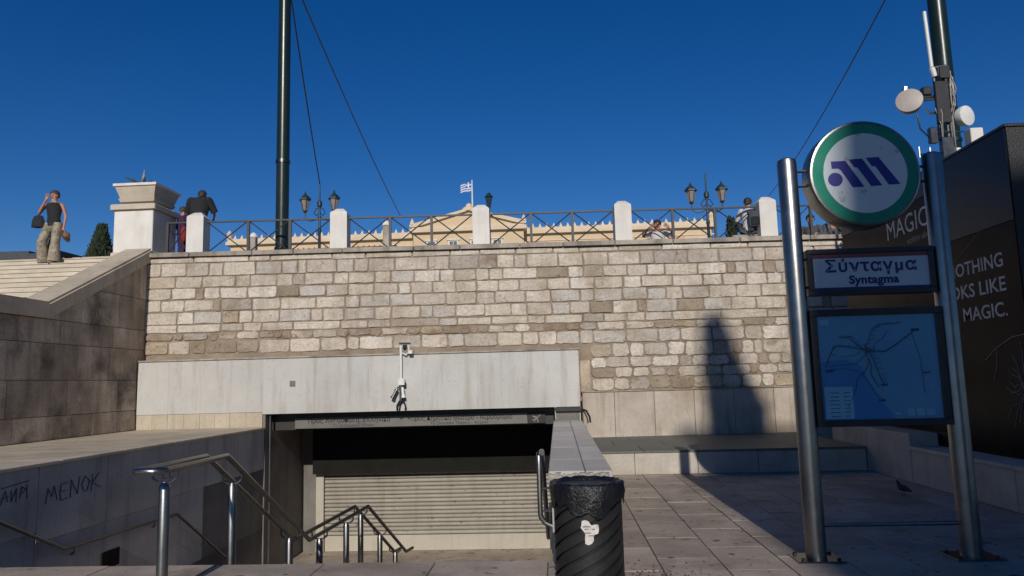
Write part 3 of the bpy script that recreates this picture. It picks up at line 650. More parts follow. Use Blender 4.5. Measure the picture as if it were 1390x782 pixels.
# twin lantern street lamps
def street_lamp(loc, lb):
    t = thing('street_lamp', lb, 'street lamp', loc, 0, 'twin lantern street lamps')
    obj('post', MB().lathe([(.12,0),(.12,.5),(.06,.6),(.05,2.4),(.075,2.45),(.04,2.6),(.035,3.3),(.09,3.35),(.09,3.5),(.03,3.55),(.025,4.1),(.005,4.25)], 10), M['lampmetal'], t)
    for s in (-1, 1):
        obj('arm', MB().tube([(0,0,3.0),(s*.12,0,2.86),(s*.34,0,2.82),(s*.5,0,2.92),(s*.52,0,3.08)], .022, 6), M['lampmetal'], t)
        obj('scroll', MB().tube([(0,0,3.3),(s*.12,0,3.25),(s*.2,0,3.1),(s*.12,0,3.0),(s*.05,0,3.08)], .016, 6), M['lampmetal'], t)
        ln = obj('lantern', MB().lathe([(.02,-.1),(.07,-.04),(.09,0)], 6), M['lampmetal'], t, (s*.52, 0, 3.2))
        obj('glass', MB().lathe([(.085,0),(.17,.38)], 6), M['lampglass'], ln)
        obj('hood', MB().lathe([(.22,.38),(.22,.41),(.13,.52),(.05,.58),(.03,.66),(.005,.72)], 6), M['lampmetal'], ln)
        cg = MB()
        for j in range(6):
            a = 2*PI*j/6; cg.tube([(.09*math.cos(a),.09*math.sin(a),0),(.175*math.cos(a),.175*math.sin(a),.38)], .012, 4)
        obj('cage', cg, M['lampmetal'], ln)
street_lamp((-8.18, 25, 4.6), 'twin lantern street lamp right of the left green pole')
street_lamp((5.3, 25, 4.35), 'twin lantern street lamp near the right end of the yellow facade')
far = thing('far_street_lamp', 'small dark street lamp just right of the flag', 'street lamp', (-6.1, 70, 6.2))
obj('post', MB().tube([(0,0,0),(0,0,12.2)], .12, 6), M['lampmetal'], far)
obj('head', MB().lathe([(.08,12.0),(.2,12.5),(.34,13.3),(.45,13.35),(.1,13.8)], 8), M['lampmetal'], far)

# ornate low fence behind the railing
fx = thing('ornate_fence', 'low black ornate fence seen through the railing under the left lamp', 'fence', (-8.1, 21.2, 4.6))
for i in range(21):
    x = i*0.165
    obj('picket', MB().tube([(x,0,0),(x+.05,0,.35),(x-.03,0,.7),(x+.05,0,1.0),(x+.02,0,1.13)], .017, 5), M['iron'], fx)
obj('top_rail', MB().tube([(-.1,0,1.08),(3.5,0,1.08)], .022, 6), M['iron'], fx)
obj('bottom_rail', MB().tube([(-.1,0,.2),(3.5,0,.2)], .022, 6), M['iron'], fx)
for x, y, h, lb in ((-8.65, 20.5, 1.35, 'short pale pillar left of the ornate black fence'), (-4.75, 20.5, 1.55, 'short pale pillar right of the ornate black fence')):
    t = thing('short_pillar', lb, 'pillar', (x, y, 4.6))
    obj('shaft', MB().cbox(-.09,.09,-.09,.09,0,h,.01), M['coping'], t, smooth=False)
    obj('cap', MB().lathe([(.12,h),(.12,h+.05),(.07,h+.12),(.02,h+.15)], 8), M['post'], t)

# ------------------------------------------------------------------ parliament building
pb = thing('neoclassical_building', 'long yellow neoclassical building with a central pediment beyond the square', 'building', (-13.6, 120, 6.0))
ZT = 20.6
obj('wing', MB().box(-41, -9.2, 0, 30, 0, ZT-.8), M['ochre'], pb, smooth=False)
obj('wing', MB().box(8.9, 39.5, 0, 30, 0, ZT-.8), M['ochre'], pb, smooth=False)
obj('centre_block', MB().box(-9.2, 8.9, -2.5, 28, 0, ZT-.4), M['ochre'], pb, smooth=False)
for a, b, yy_ in ((-41.6, -9.25, -.7), (8.95, 40.1, -.7)):
    obj('cornice', MB().box(a, b, yy_, 30.5, ZT-.8, ZT-.25).box(a+.2, b, yy_+.3, 30, ZT-.25, ZT+.25), M['cornice'], pb, smooth=False)
    obj('frieze', MB().box(a+.5, b, -.12, 0, ZT-2.0, ZT-1.8), M['cornice'], pb, smooth=False)
    k = MB(); x = a+.3
    while x < b: k.add([(x-.28,-.3,ZT+.25),(x+.28,-.3,ZT+.25),(x+.28,.1,ZT+.25),(x-.28,.1,ZT+.25),(x,-.1,ZT+1.0)], [(0,1,4),(1,2,4),(2,3,4),(3,0,4)]); x += 1.15
    o = obj('roof_ornaments', k, M['cornice'], pb, smooth=False); o['kind'] = 'stuff'
for x in (-41.2, 39.6):
    obj('corner_ornament', MB().lathe([(.5,ZT+.2),(.35,ZT+.7),(.55,ZT+1.2),(.1,ZT+1.8)], 8, (x,0,0)), M['cornice'], pb)
# pediment
obj('cornice', MB().box(-9.7, 9.4, -3.2, 28, ZT-.4, ZT+.2).box(-9.4, 9.1, -2.9, 28, ZT+.2, ZT+.5), M['cornice'], pb, smooth=False)
obj('pediment', MB().prism_xz([(-9.2, ZT+.5), (8.9, ZT+.5), (0, ZT+3.0)], -2.6, 12), M['ochre'], pb, smooth=False)
obj('pediment_edge', MB().prism_xz([(-9.7, ZT+.52), (-8.7, ZT+.52), (0, ZT+2.95), (0, ZT+3.35), (-9.7, ZT+.95)], -3.1, -2.55), M['cornice'], pb, smooth=False)
obj('pediment_edge', MB().prism_xz([(9.4, ZT+.52), (9.4, ZT+.95), (0.01, ZT+3.35), (0.01, ZT+2.95), (8.4, ZT+.52)], -3.1, -2.55), M['cornice'], pb, smooth=False)
obj('apex_ornament', MB().lathe([(1.3,ZT+3.0),(1.1,ZT+3.5),(.6,ZT+3.8),(.45,ZT+4.2),(.1,ZT+4.4)], 10, (0,-2,0)), M['cornice'], pb)
obj('corner_ornament', MB().lathe([(.45,ZT+.9),(.3,ZT+1.5),(.05,ZT+2.0)], 8, (-9.3,-2.8,0)), M['cornice'], pb)
obj('corner_ornament', MB().lathe([(.45,ZT+.9),(.3,ZT+1.5),(.05,ZT+2.0)], 8, (9.0,-2.8,0)), M['cornice'], pb)
for a, b in ((-30, -26.5), (-16, -12.2), (10.0, 12.5), (21.5, 25.2), (33, 35.2)):
    obj('recess_panel', MB().box(a, b, -.06, 0, 1, ZT-2.1), M['peach'], pb, smooth=False)
wme = MB().box(-.6,.6,-.04,0,0,2.3).mesh('pane', M['window'], False)
fme = MB().box(-.85,-.6,-.14,0,-.2,2.5).box(.6,.85,-.14,0,-.2,2.5).box(-.6,.6,-.14,0,2.3,2.5).box(-.6,.6,-.1,0,1.1,1.2).box(-1.0,1.0,-.3,0,2.5,2.7).box(-.05,.05,-.1,0,0,2.3).box(-1,1,-.25,0,-.35,-.2).mesh('window', M['post'], False)
for z in (15.4, 9.0, 3.0):
    for x in [-38.5 + i*3.6 for i in range(9)] + [11.2 + i*3.4 for i in range(9)]:
        f = obj('window', fme, None, pb, (x, -.0 if not -30 < x < -26.5 else -.07, z)); obj('pane', wme, None, f)
    for x in (-6.2, -2.6, 1.0, 4.6):
        f = obj('window', fme, None, pb, (x-.4+.4, -2.51, z + (.9 if z > 12 else 0))); obj('pane', wme, None, f)
fl = thing('flag', 'small Greek flag flying above the pediment', 'flag', (-13.4, 121.5, 30.3))
obj('flagpole', MB().tube([(0,0,-.6),(0,0,5.6)], [.17,.1], 8), M['post'], fl)
def fy(x): return .25*math.sin(x*2.4)
def fz(x): return -.35*abs(x)*.5 + .1*math.sin(x*3)
def strip(xa, xb, za, zb, off=0):
    m = MB(); n = 8
    for i in range(n+1):
        x = xa+(xb-xa)*i/n
        m.v += [(x, fy(x)+off, za+fz(x)), (x, fy(x)+off, zb+fz(x))]
        m.v += [(x, fy(x)+off+.02, za+fz(x)), (x, fy(x)+off+.02, zb+fz(x))]
    for i in range(n):
        a = i*4; m.f += [(a, a+4, a+5, a+1), (a+2, a+3, a+7, a+6), (a, a+2, a+6, a+4), (a+1, a+5, a+7, a+3)]
    return m
hgt = 1.7/9
for i in range(9):
    zb = 5.3 - i*hgt; xa = -2.0; xb = -.1
    obj('stripe', strip(xa, xb, zb-hgt, zb), M['flagblue'] if i % 2 == 0 else M['flagwhite'], fl, smooth=False)
obj('canton', strip(-1.05, -.1, 5.3-5*hgt, 5.3, -.03), M['flagblue'], fl, smooth=False)
obj('canton_cross', strip(-1.05, -.1, 5.3-3*hgt, 5.3-2*hgt, -.06), M['flagwhite'], fl, smooth=False)
obj('canton_cross', strip(-.68, -.48, 5.3-5*hgt, 5.3, -.09), M['flagwhite'], fl, smooth=False)

# low dark roofline far left
fb = thing('far_building', 'distant low building with a dark roofline at the far left behind the steps', 'building', (-45, 58, 4.6))
obj('wall', MB().box(-14, 3.7, 0, 6, 0, 8.0), M['facade'], fb, smooth=False)
rr_ = MB(); random.seed(9); x = -14
while x < 3.2: 
    w_ = random.uniform(.6, 2.2); rr_.box(x, x+w_, -.3, 6, 8.0, 8.5+random.uniform(0, .5)); x += w_
obj('roof', rr_, M['greycloth'], fb, smooth=False)
for i in range(4): 
    f = obj('window', MB().box(-12.5+i*3.5, -11.2+i*3.5, -.05, 0, 5, 7), M['window'], fb, smooth=False)

# ------------------------------------------------------------------ trees
def cypress(loc, h, r, n, lb, seed, ls=0.35, group=None, ex=.9, cone=None):
    rd = random.Random(seed)
    t = thing('cypress_tree', lb, 'tree', loc, 0, group)
    obj('trunk', MB().tube([(0,0,0),(0.02*h*.1,0,h*.3),(0,0,h*.8)], [r*.16,r*.12,r*.03], 8), M['bark'], t)
    m = MB()
    for i in range(n):
        f = rd.random()**0.8; z = h*(.06 + .94*f)
        rad = r*(1-f)**ex*(0.75+.35*noise.noise(Vector((math.cos(i), z*.5/r, seed)))) + .02*r
        if cone: rad = min(cone[0]*(.9+.3*noise.noise(Vector((z*.9, 0, seed)))), cone[1]*h*(1-f)) + .03
        a = rd.random()*2*PI; lob = 1 + .18*math.sin(a*3+z*2/r) ; q = rad*lob*math.sqrt(rd.uniform(.25, 1))
        c = Vector((q*math.cos(a) + (min(.35, .17*h*(1-f)) if cone else 0), q*math.sin(a), z))
        d = Vector((math.cos(a)*.35+rd.uniform(-.25,.25), math.sin(a)*.35+rd.uniform(-.25,.25), 1)).normalized()*ls*rd.uniform(.5, 1.4)
        s_ = d.cross(Vector((rd.uniform(-1,1), rd.uniform(-1,1), .2))).normalized()*ls*.22
        m.add([c-s_, c+s_, c+d+s_*.3, c+d*.9-s_*.4], [(0,1,2,3)])
    obj('crown', m, M['leafdark'], t, smooth=False)
    return t
cypress((-38.7, 60, 4.6), 10.9, 4.2, 9000, 'dark cypress tree left of the pedestal', 1, .55, ex=1.0)
cypress((14.6, 60, 4.6), 9.3, 1.2, 3000, 'small distant cypress right of the yellow facade', 2, .6)
# behind the camera: the building and the cypress whose shade falls over the sign
cypress((4.2, -24.0, 0), 22.2, 1.2, 30000, 'tall cypress standing behind the viewer before the building', 3, .4, cone=(.52, .23))
bb = thing('shade_building', 'limestone building with a stepped roof behind the viewer', 'building', (0, -34, 0))
obj('wall', MB().box(3.02, 3.46, -14, 0, 0, 22.8).box(3.46, 27, -14, 0, 0, 25.05), M['facade'], bb, smooth=False)
wm2 = MB().box(-.5,.5,-.02,.08,0,1.7).mesh('window', M['window'], False)
for i in range(8):
    for j in range(4): obj('window', wm2, None, bb, (5+i*2.6, 0, 1.5+j*3.4))

# ------------------------------------------------------------------ metro totem sign
ms = thing('metro_sign', 'tall steel framed metro sign with round emblem, name board and network map', 'sign', (2.855, 6.82, 0))
SXL, SXR = -0.655, 0.655
for s in (SXL, SXR):
    p = obj('pole', MB().lathe([(.087,0.012),(.087,3.55),(.08,3.58),(.04,3.60),(.005,3.605)], 28, (s,0,0)), M['steel'] , ms)
    bp = obj('base_plate', MB().cbox(s-.2,s+.2,-.17,.17,.0,.014,.004), M['steeldark'], ms, smooth=False)
    for dx in (-.15,.15):
        for dy in (-.12,.12): obj('bolt', MB().lathe([(.018,.014),(.018,.032),(.01,.036)], 6, (s+dx,dy,0)), M['steeldark'], bp)
obj('lower_bar', MB().tube([(SXL+.08,0,.285),(SXR-.08,0,.285)], .018, 10), M['steel'], ms)
RX = Matrix.Rotation(PI/2, 4, 'X')     # z axis of a lathe becomes -y
def disc(prof, m, name, par, cz=3.40, n=56, dx=0.0):
    mb = MB().lathe(prof, n); mb.rot(RX); return obj(name, mb, m, par, (dx, 0, cz))
dr = disc([(.40,-.14),(.485,-.13),(.495,-.10),(.495,.10),(.488,.118),(.472,.122),(.468,.115)], M['steel'], 'disc_rim', ms)
disc([(.466,.112),(.466,.117)], M['discgreen'], 'green_ring', ms)
disc([(.372,.117),(.372,.1205)], M['discwhite'], 'white_face', ms)
# emblem: from the photograph, metres about the disc centre
def em(p): return [((x-531)*0.00170, (-(z-182))*0.00170) for x, z in p]
lg_ = MB(); yA, yB = -.124, -.1208
def addpoly(p):
    q = em(p)
    if sum(q[i][0]*q[(i+1)%len(q)][1]-q[(i+1)%len(q)][0]*q[i][1] for i in range(len(q))) < 0: q = q[::-1]
    lg_.prism_xz(q, yA, yB)
addpoly([(356,112),(432,112),(520,258),(460,258),(405,162),(392,152),(358,152)])
addpoly([(450,105),(520,103),(613,254),(556,256),(492,150),(476,148)])
addpoly([(541,100),(606,98),(708,250),(648,252),(586,148),(568,146)])
q = em([(372+38*math.cos(a), 212+37*math.sin(a)) for a in [2*PI*i/24 for i in range(24)]])[::-1]
lg_.prism_xz(q, yA, yB)
obj('emblem', lg_, M['discblue'], ms, (0,0,3.40), smooth=False)
for s in (-1,1):
    for z in (3.33,3.47): obj('bracket', MB().tube([(s*.47,.0,z),(s*.6,.0,z)], .014, 8), M['steel'], ms)
# name board
def panel(z0, z1, x0, x1, fw, name, faceM):
    f = obj(name, MB().box(x0,x1,-.075,.06,z1-fw,z1).box(x0,x1,-.075,.06,z0,z0+fw).box(x0,x0+fw,-.074,.06,z0+fw,z1-fw).box(x1-fw,x1,-.074,.06,z0+fw,z1-fw).box(x0+fw,x1-fw,-.04,.05,z0+fw,z1-fw), M['panelframe'], ms, smooth=False, bevel=0.004)
    obj('face', MB().box(x0+fw,x1-fw,-.052,-.041,z0+fw,z1-fw), faceM, f, smooth=False); return f
nb = panel(2.30, 2.72, -.555, .555, .045, 'name_board', M['panelwhite'])
obj('red_band', MB().box(-.51,.51,-.056,-.0525,2.635,2.675), M['panelred'], nb, smooth=False)
obj('blue_band', MB().box(-.51,.51,-.056,-.0525,2.345,2.368), M['navy'], nb, smooth=False)
text_part('Σύνταγμα', 0.15, M['navy'], nb, (-.0, -.057, 2.555), FRONT, bold=.004, sx=1.05, space=1.12)
text_part('Syntagma', 0.105, M['navy'], nb, (.02, -.057, 2.43), FRONT, bold=.004, sx=1.05, space=1.05)
mp = panel(1.13, 2.17, -.575, .575, .06, 'map_board', M['map'])
obj('sea', MB().prism_xz([(-.515,1.19),(.1,1.19),(-.02,1.38),(-.1,1.52),(-.16,1.66),(-.3,1.72),(-.515,1.70)], -.0545, -.0525), M['mapsea'], mp, smooth=False)
def mline(pts, r, m, y=-.058):
    obj('network_line', MB().tube([(x,y,z) for x,z in pts], r*.62, 4), M[m], mp)
mline([(-.47,1.66),(-.38,1.84),(-.25,1.83),(-.08,1.79),(.06,1.78),(.2,1.87),(.34,1.97)], .006, 'mapline')
mline([(-.33,1.92),(-.24,1.91),(-.14,1.82),(-.08,1.78),(-.04,1.7),(.0,1.55),(.03,1.49)], .006, 'mapline')
mline([(-.47,1.66),(-.2,1.68),(-.12,1.75),(-.09,1.86),(-.04,1.98),(.02,2.02),(.2,2.03)], .004, 'mapline')
mline([(-.11,1.84),(-.10,1.74),(-.07,1.66),(-.08,1.58),(-.02,1.47)], .005, 'mapred')
mline([(-.46,1.63),(-.3,1.64),(-.16,1.6),(-.1,1.5),(-.06,1.42),(.02,1.36)], .003, 'mapline')
mline([(.37,1.2+.2),(.36,1.7),(.30,1.95)], .003, 'mapline')
obj('network_label', MB().box(.3,.37,-.058,-.054,1.955,1.98).box(-.47,-.4,-.058,-.054,1.61,1.63).box(0,.06,-.058,-.054,1.48,1.497).box(.37,.43,-.058,-.054,1.58,1.595).box(-.03,.03,-.058,-.054,1.345,1.36), M['mapline'], mp, smooth=False)
mline([(-.3,1.3),(-.22,1.45),(-.2,1.55),(-.12,1.62),(-.08,1.72)], .004, 'mapred')
mline([(-.05,1.79),(-.02,1.86),(.05,1.9),(.1,1.97)], .003, 'mapred')
mline([(-.12,1.8),(-.2,1.76),(-.34,1.74)], .003, 'mapline')
rs_ = random.Random(8); sd_ = MB()
for pts in ([(-.47,1.66),(-.38,1.84),(-.25,1.83),(-.08,1.79),(.06,1.78),(.2,1.87),(.34,1.97)], [(-.33,1.92),(-.24,1.91),(-.14,1.82),(-.08,1.78),(-.04,1.7),(.0,1.55),(.03,1.49)], [(-.12,1.75),(-.09,1.86),(-.04,1.98),(.02,2.02),(.2,2.03)]):
    for a_, b_ in zip(pts, pts[1:]):
        for q in range(3):
            f_ = (q+.5)/3; x = a_[0]+(b_[0]-a_[0])*f_; z = a_[1]+(b_[1]-a_[1])*f_; wd_ = rs_.uniform(.02, .05)
            sd_.box(x+.012, x+.012+wd_, -.0572, -.0545, z+.008, z+.0125)
o = obj('station_names', sd_, M['mapline'], mp, smooth=False); o['kind'] = 'stuff'
obj('legend', MB().box(-.495,-.25,-.0575,-.0545,1.2,1.48), M['maplight'], mp, smooth=False)
lt = MB()
for i in range(7):
    lt.box(-.45,-.37,-.0585,-.0578,1.22+i*.034,1.226+i*.034).box(-.33,-.28,-.0585,-.0578,1.22+i*.034,1.226+i*.034)
obj('legend_text', lt, M['navy'], mp, smooth=False)
lt = MB()
for i in range(3): obj('legend_icon', MB().box(.2+i*.085,.27+i*.085,-.0575,-.053,1.215,1.275), M['maplight'], mp, smooth=False)
obj('legend_icon', MB().box(.1,.15,-.0575,-.053,1.225,1.245), M['maplight'], mp, smooth=False)
lt.box(-.49,-.41,-.0575,-.053,2.03,2.08)
obj('legend_icon', lt, M['maplight'], mp, smooth=False)
for s in (-1,1):
    for z in (2.64,2.38,2.02,1.3): obj('bracket', MB().tube([(s*.555,.0,z),(s*.6,.0,z)], .012, 6), M['steeldark'], ms)

# ------------------------------------------------------------------ antenna mast on the box roof
am = thing('antenna_mast', 'steel antenna mast with dishes standing on the black box', 'antenna mast', (6.42, 12.0, 4.54))
for dx, dy in ((-.07,0),(.07,.0),(0,.12)):
    obj('mast_leg', MB().tube([(dx,dy,0),(dx,dy,2.0)], .028, 8), M['steeldark'], am)
br = MB(); 
for i in range(10):
    z = .1+i*.19; s = 1 if i % 2 else -1
    br.tube([(-.07*s,0,z),(.07*s,0,z+.18)], .01, 5).tube([(.07*s,0,z),(0,.12,z+.18)], .01, 5)
obj('bracing', br, M['steel'], am)
obj('equipment_box', MB().cbox(-.12,.1,-.09,-.03,1.05,1.75,.01), M['black'], am, smooth=False)
obj('equipment_box', MB().cbox(-.1,.09,-.1,.0,.2,.8,.01), M['steeldark'], am, smooth=False)
obj('cable', MB().tube([(.11,-.04,2.0),(.16,-.06,1.9),(.14,-.05,1.6),(.12,-.05,.2)], .018, 6), M['black'], am)
obj('cable', MB().tube([(-.45,-.1,1.2),(-.42,-.1,.95),(-.25,-.05,.8),(-.1,0,.78)], .012, 6), M['black'], am)
obj('cross_bar', MB().tube([(-.42,0,.55),(.3,0,.55)], .02, 6).tube([(-.42,0,.5),(-.42,0,.68)], .015, 6).tube([(-.25,0,.48),(-.25,0,.66)], .015, 6), M['steel'], am)
obj('whip_antenna', MB().tube([(-.06,-.02,1.85),(-.1,-.02,2.0)], .045, 10).tube([(-.1,-.02,1.95),(-.13,-.02,2.98)], .03, 10), M['white'], am)
obj('clamp', MB().tube([(-.12,-.03,2.0),(.12,-.03,2.02),(.15,-.03,1.88)], .025, 6), M['steel'], am)
def dish(parent, loc, r, d, m, az, tilt, name='dish'):
    mb = MB().lathe([(r*.3,d),(r*.9,d*.7),(r,0),(r*.97,-.03),(r*.6,-.045),(.01,-.05)], 24)
    mb.rot(Matrix.Rotation(az,4,'Z') @ Matrix.Rotation(-PI/2-tilt,4,'X')); return obj(name, mb, m, parent, loc)
d1 = dish(am, (-.56,-.12,1.42), .205, .16, M['dish'], math.radians(-28), 0.12)
obj('feed_bracket', MB().tube([(.05,.1,0),(.3,.12,.05),(.45,.1,.05)], .022, 6).tube([(.0,.12,.15),(.02,.12,.28)], .04, 6), M['steel'], d1)
d2 = dish(am, (.31,-.1,1.13), .17, .12, M['white'], math.radians(25), 0.0)
obj('feed_bracket', MB().tube([(-.25,.1,-.02),(-.05,.08,0)], .02, 6), M['steel'], d2)
obj('loudspeaker', MB().cbox(-.3,-.14,-.06,.06,1.55,1.68,.02), M['black'], am, smooth=False)
obj('side_arm', MB().tube([(-.45,-.03,1.5),(-.25,0,1.52),(-.07,0,1.52)], .02, 6).tube([(-.25,0,1.3),(-.2,0,1.24),(.08,0,1.24)], .018, 6), M['steel'], am)
obj('equipment_box', MB().cbox(.05,.2,-.08,.04,.3,.62,.01), M['white'], am, smooth=False)
obj('equipment_box', MB().cbox(-.26,-.14,-.08,.02,.72,.98,.01), M['steeldark'], am, smooth=False)
obj('equipment_box', MB().cbox(-.05,.12,-.14,-.08,1.78,1.98,.01), M['black'], am, smooth=False)
for k_, (a_, b_) in enumerate(((.16, 1.9), (.13, 1.7), (-.1, 1.5), (-.13, 1.3))):
    obj('cable', MB().tube([(a_,-.05,b_),(a_+.05,-.09,b_-.3),(a_*.6,-.07,b_-.7),(a_*.8,-.1,.05)], .011, 5), M['black'], am)
obj('panel_antenna', MB().cbox(.16,.24,.0,.08,1.35,1.85,.01), M['dish'], am, smooth=False)
obj('clamp', MB().tube([(-.1,-.05,1.45),(.24,-.02,1.45)], .014, 6), M['steel'], am)
obj('clamp', MB().tube([(-.2,-.05,.9),(.3,-.02,.9)], .014, 6), M['steel'], am)
tag(obj('roof_cabinet', MB().cbox(6.78,6.98,11.9,12.1,4.54,5.47,.01), M['post'], smooth=False), 'small white cabinet on the roof beside the antenna mast', 'cabinet')

# ------------------------------------------------------------------ litter bin
lb_ = thing('litter_bin', 'round black litter bin with slanted slots before the parapet end', 'litter bin', (0.185, 5.5, -0.015))
n = 22; rB = .245
sme = None
def slat_mb():
    m = MB(); wv = 2*PI/n*0.72; segs = 7
    for i in range(segs+1):
        z = .06 + .74*i/segs; a = -i/segs*1.15
        for da, rr in ((-wv/2, rB), (wv/2, rB), (wv/2, rB-.012), (-wv/2, rB-.012)):
            m.v.append((rr*math.cos(a+da), rr*math.sin(a+da), z))
    for i in range(segs):
        a = i*4
        for k in range(4): m.f.append((a+k, a+(k+1)%4, a+4+(k+1)%4, a+4+k))
    m.f += [(0,1,2,3), (segs*4+3, segs*4+2, segs*4+1, segs*4)]
    return m
def slat2():
    # diagonal slat rising to the right as seen from outside
    m = MB(); wv = 0.062; segs = 8
    for i in range(segs+1):
        a = i/segs*1.5; z = .0 + .42*i/segs
        for dz, rr in ((-wv/2, rB), (wv/2, rB), (wv/2, rB-.012), (-wv/2, rB-.012)):
            m.v.append((rr*math.cos(a), rr*math.sin(a), z+dz))
    for i in range(segs):
        a = i*4
        for k in range(4): m.f.append((a+k, a+(k+1)%4, a+4+(k+1)%4, a+4+k))
    m.f += [(0,1,2,3), (segs*4+3, segs*4+2, segs*4+1, segs*4)]
    return m
def helix():
    m = MB(); wv = 0.066; segs = 40
    for i in range(segs+1):
        a = i/segs*2*PI*0.95; z = .045 + .79*i/segs
        for dz, rr in ((-wv/2, rB), (wv/2, rB), (wv/2, rB-.01), (-wv/2, rB-.01)):
            m.v.append((rr*math.cos(a), rr*math.sin(a), min(.84, max(.03, z+dz))))
    for i in range(segs):
        a = i*4
        for k in range(4): m.f.append((a+k, a+(k+1)%4, a+4+(k+1)%4, a+4+k))
    return m
sm1 = helix().mesh('slat', M['bin'])
for k in range(9): obj('slat', sm1, None, lb_, None, (0, 0, k*2*PI/9))
obj('ring', MB().lathe([(rB-.02,.02),(rB+.004,.02),(rB+.004,.075),(rB-.02,.075)], 32), M['bin'], lb_)
obj('ring', MB().lathe([(rB-.02,.80),(rB+.006,.80),(rB+.006,.87),(rB-.02,.87)], 32), M['bin'], lb_)
obj('inner_drum', MB().lathe([(rB-.022,.03),(rB-.022,.85)], 32), M['black'], lb_)
lnr = MB(); random.seed(4); N = 64
prof = [(.18,.80),(.22,.875),(.247,.895),(.266,.885),(.272,.85),(.268,.80),(.262,.745)]
for i, (r, z) in enumerate(prof):
    for j in range(N):
        a = 2*PI*j/N; k = noise.noise(Vector((math.cos(a)*4, math.sin(a)*4, i*.6)))
        k2 = noise.noise(Vector((math.cos(a)*11, math.sin(a)*11, i*.9)))
        zz_ = z + (.012*k2 if i < 5 else .05*k + .03*k2 - (.05 if 4.2 < a < 5.2 and i > 4 else 0))
        lnr.v.append(((r+.010*k2+.008*k)*math.cos(a), (r+.010*k2+.008*k)*math.sin(a), zz_))
for i in range(len(prof)-1):
    for j in range(N): lnr.f.append((i*N+j, i*N+(j+1)%N, (i+1)*N+(j+1)%N, (i+1)*N+j))
lnr.f.append(tuple(range(N)))
obj('bag_liner', lnr, M['bag'], lb_)
stk = MB(); pts = []
for i in range(22):
    a = 2*PI*i/22; r = .058*(1+.28*math.sin(3*a+.6)+.2*random.uniform(-1,1)); pts.append((r*math.cos(a), r*1.15*math.sin(a)))
vs = []
for s_ in (.0035, .006):
    for x, z in [(0,0)]+pts: 
        a = -PI/2 + x/rB; vs.append(((rB+s_)*math.cos(a), (rB+s_)*math.sin(a), .585+z))
K = len(pts)+1
fs = [(0, 1+i, 1+(i+1) % (K-1)) for i in range(K-1)] + [(K, K+1+(i+1) % (K-1), K+1+i) for i in range(K-1)]
stk.add(vs, fs); sk = obj('torn_sticker', stk, M['paper'], lb_, smooth=False)
for i, (dx, dz, w_) in enumerate(((-.02,.03,.05),(.0,.012,.07),(-.015,-.012,.045),(.01,-.03,.04))):
    m_ = MB()
    for q in (-.5, .5):
        a = -PI/2 + (dx+q*w_)/rB
        for zz_ in (-.004, .004): m_.v.append(((rB+.0072)*math.cos(a), (rB+.0072)*math.sin(a), .585+dz+zz_))
    m_.f = [(0,2,3,1)]; obj('print_line', m_, M['printdim'], sk, smooth=False)

# ------------------------------------------------------------------ handrails
H = .95
ch = thing('stair_handrail', 'double steel handrail running down the middle of the stairs', 'handrail')
def para(p, off):   # offset a path sideways in x
    return [(x+off, y, z) for x, y, z in p]
main = [(-3.13, 5.62, 1.0), (-3.2, 6.2, .985), (-3.38, 7.22, .955), (-3.27, 9.36, -.29), (-3.17, 11.85, -.29), (-2.92, 13.55, -1.36), (-2.86, 13.85, -1.36)]
left, right = para(main, -.105), para(main, .105)
loop = [(-3.02, 5.55, 1.0), (-3.1, 5.5, 1.0), (-3.18, 5.5, 1.0)]
obj('rail', MB().tube([(-3.235, 5.6, 1.0)] + left[1:], .026, 10), M['steeldark'], ch)
obj('rail', MB().tube([(-3.025, 5.6, 1.0)] + right[1:], .026, 10), M['steeldark'], ch)
obj('rail_end', MB().tube([(-3.025, 5.61, 1.0), (-3.03, 5.56, 1.0), (-3.07, 5.52, 1.0), (-3.19, 5.52, 1.0), (-3.23, 5.56, 1.0), (-3.235, 5.61, 1.0)], .027, 10), M['steel'], ch)
def rail_at(y):
    for a, b in zip(main, main[1:]):
        if a[1] <= y <= b[1]:
            f = (y-a[1])/(b[1]-a[1]); return (a[0]+(b[0]-a[0])*f, y, a[2]+(b[2]-a[2])*f)
for y, fl_ in ((5.85, 0.0), (7.55, -.52), (9.0, -1.22), (10.0, -1.22), (11.1, -1.22), (11.8, -1.22), (12.6, -1.72), (13.3, -2.05)):
    x, _, z = rail_at(y); r = .044
    p = obj('upright', MB().lathe([(r, fl_), (r, z-.15), (r*.9, z-.14), (r*.6, z-.11)], 16, (x, y, 0)), M['steel'], ch)
    obj('bracket', MB().tube([(x-.105, y, z-.02), (x-.1, y, z-.08), (x-.05, y, z-.115), (x, y, z-.12), (x+.05, y, z-.115), (x+.1, y, z-.08), (x+.105, y, z-.02)], .011, 6), M['steel'], ch)
wl_ = thing('wall_handrail', 'thin steel handrail fixed to the left wall of the stairs', 'handrail')
pth = [(X0+.08, 5.9, .75), (X0+.08, 6.8, .75), (X0+.08, 8.95, -.27), (X0+.08, 11.65, -.33), (X0+.08, 13.6, -1.5)]
obj('rail', MB().tube(pth, .021, 10), M['steeldark'], wl_)
for y, z in ((6.4, .75), (9.15, -.28), (11.0, -.31), (12.6, -.9)):
    obj('bracket', MB().tube([(X0+.08, y, z-.01), (X0+.08, y, z-.07), (X0, y, z-.09)], .011, 6).lathe([(.03,0),(.03,.01)], 8, (X0+.05,y,z-.1)), M['steel'], wl_)
wr_ = thing('wall_handrail', 'bright steel handrail fixed to the parapet beside the litter bin', 'handrail')
xr = X1-.085
pth = [(X1-.005, 7.02, .55), (xr+.02, 7.0, .6), (xr, 7.0, .68), (xr, 6.98, .86), (xr, 7.02, .935), (xr, 7.12, .94), (xr, 9.2, -.27), (xr, 11.85, -.3), (xr, 13.5, -1.4)]
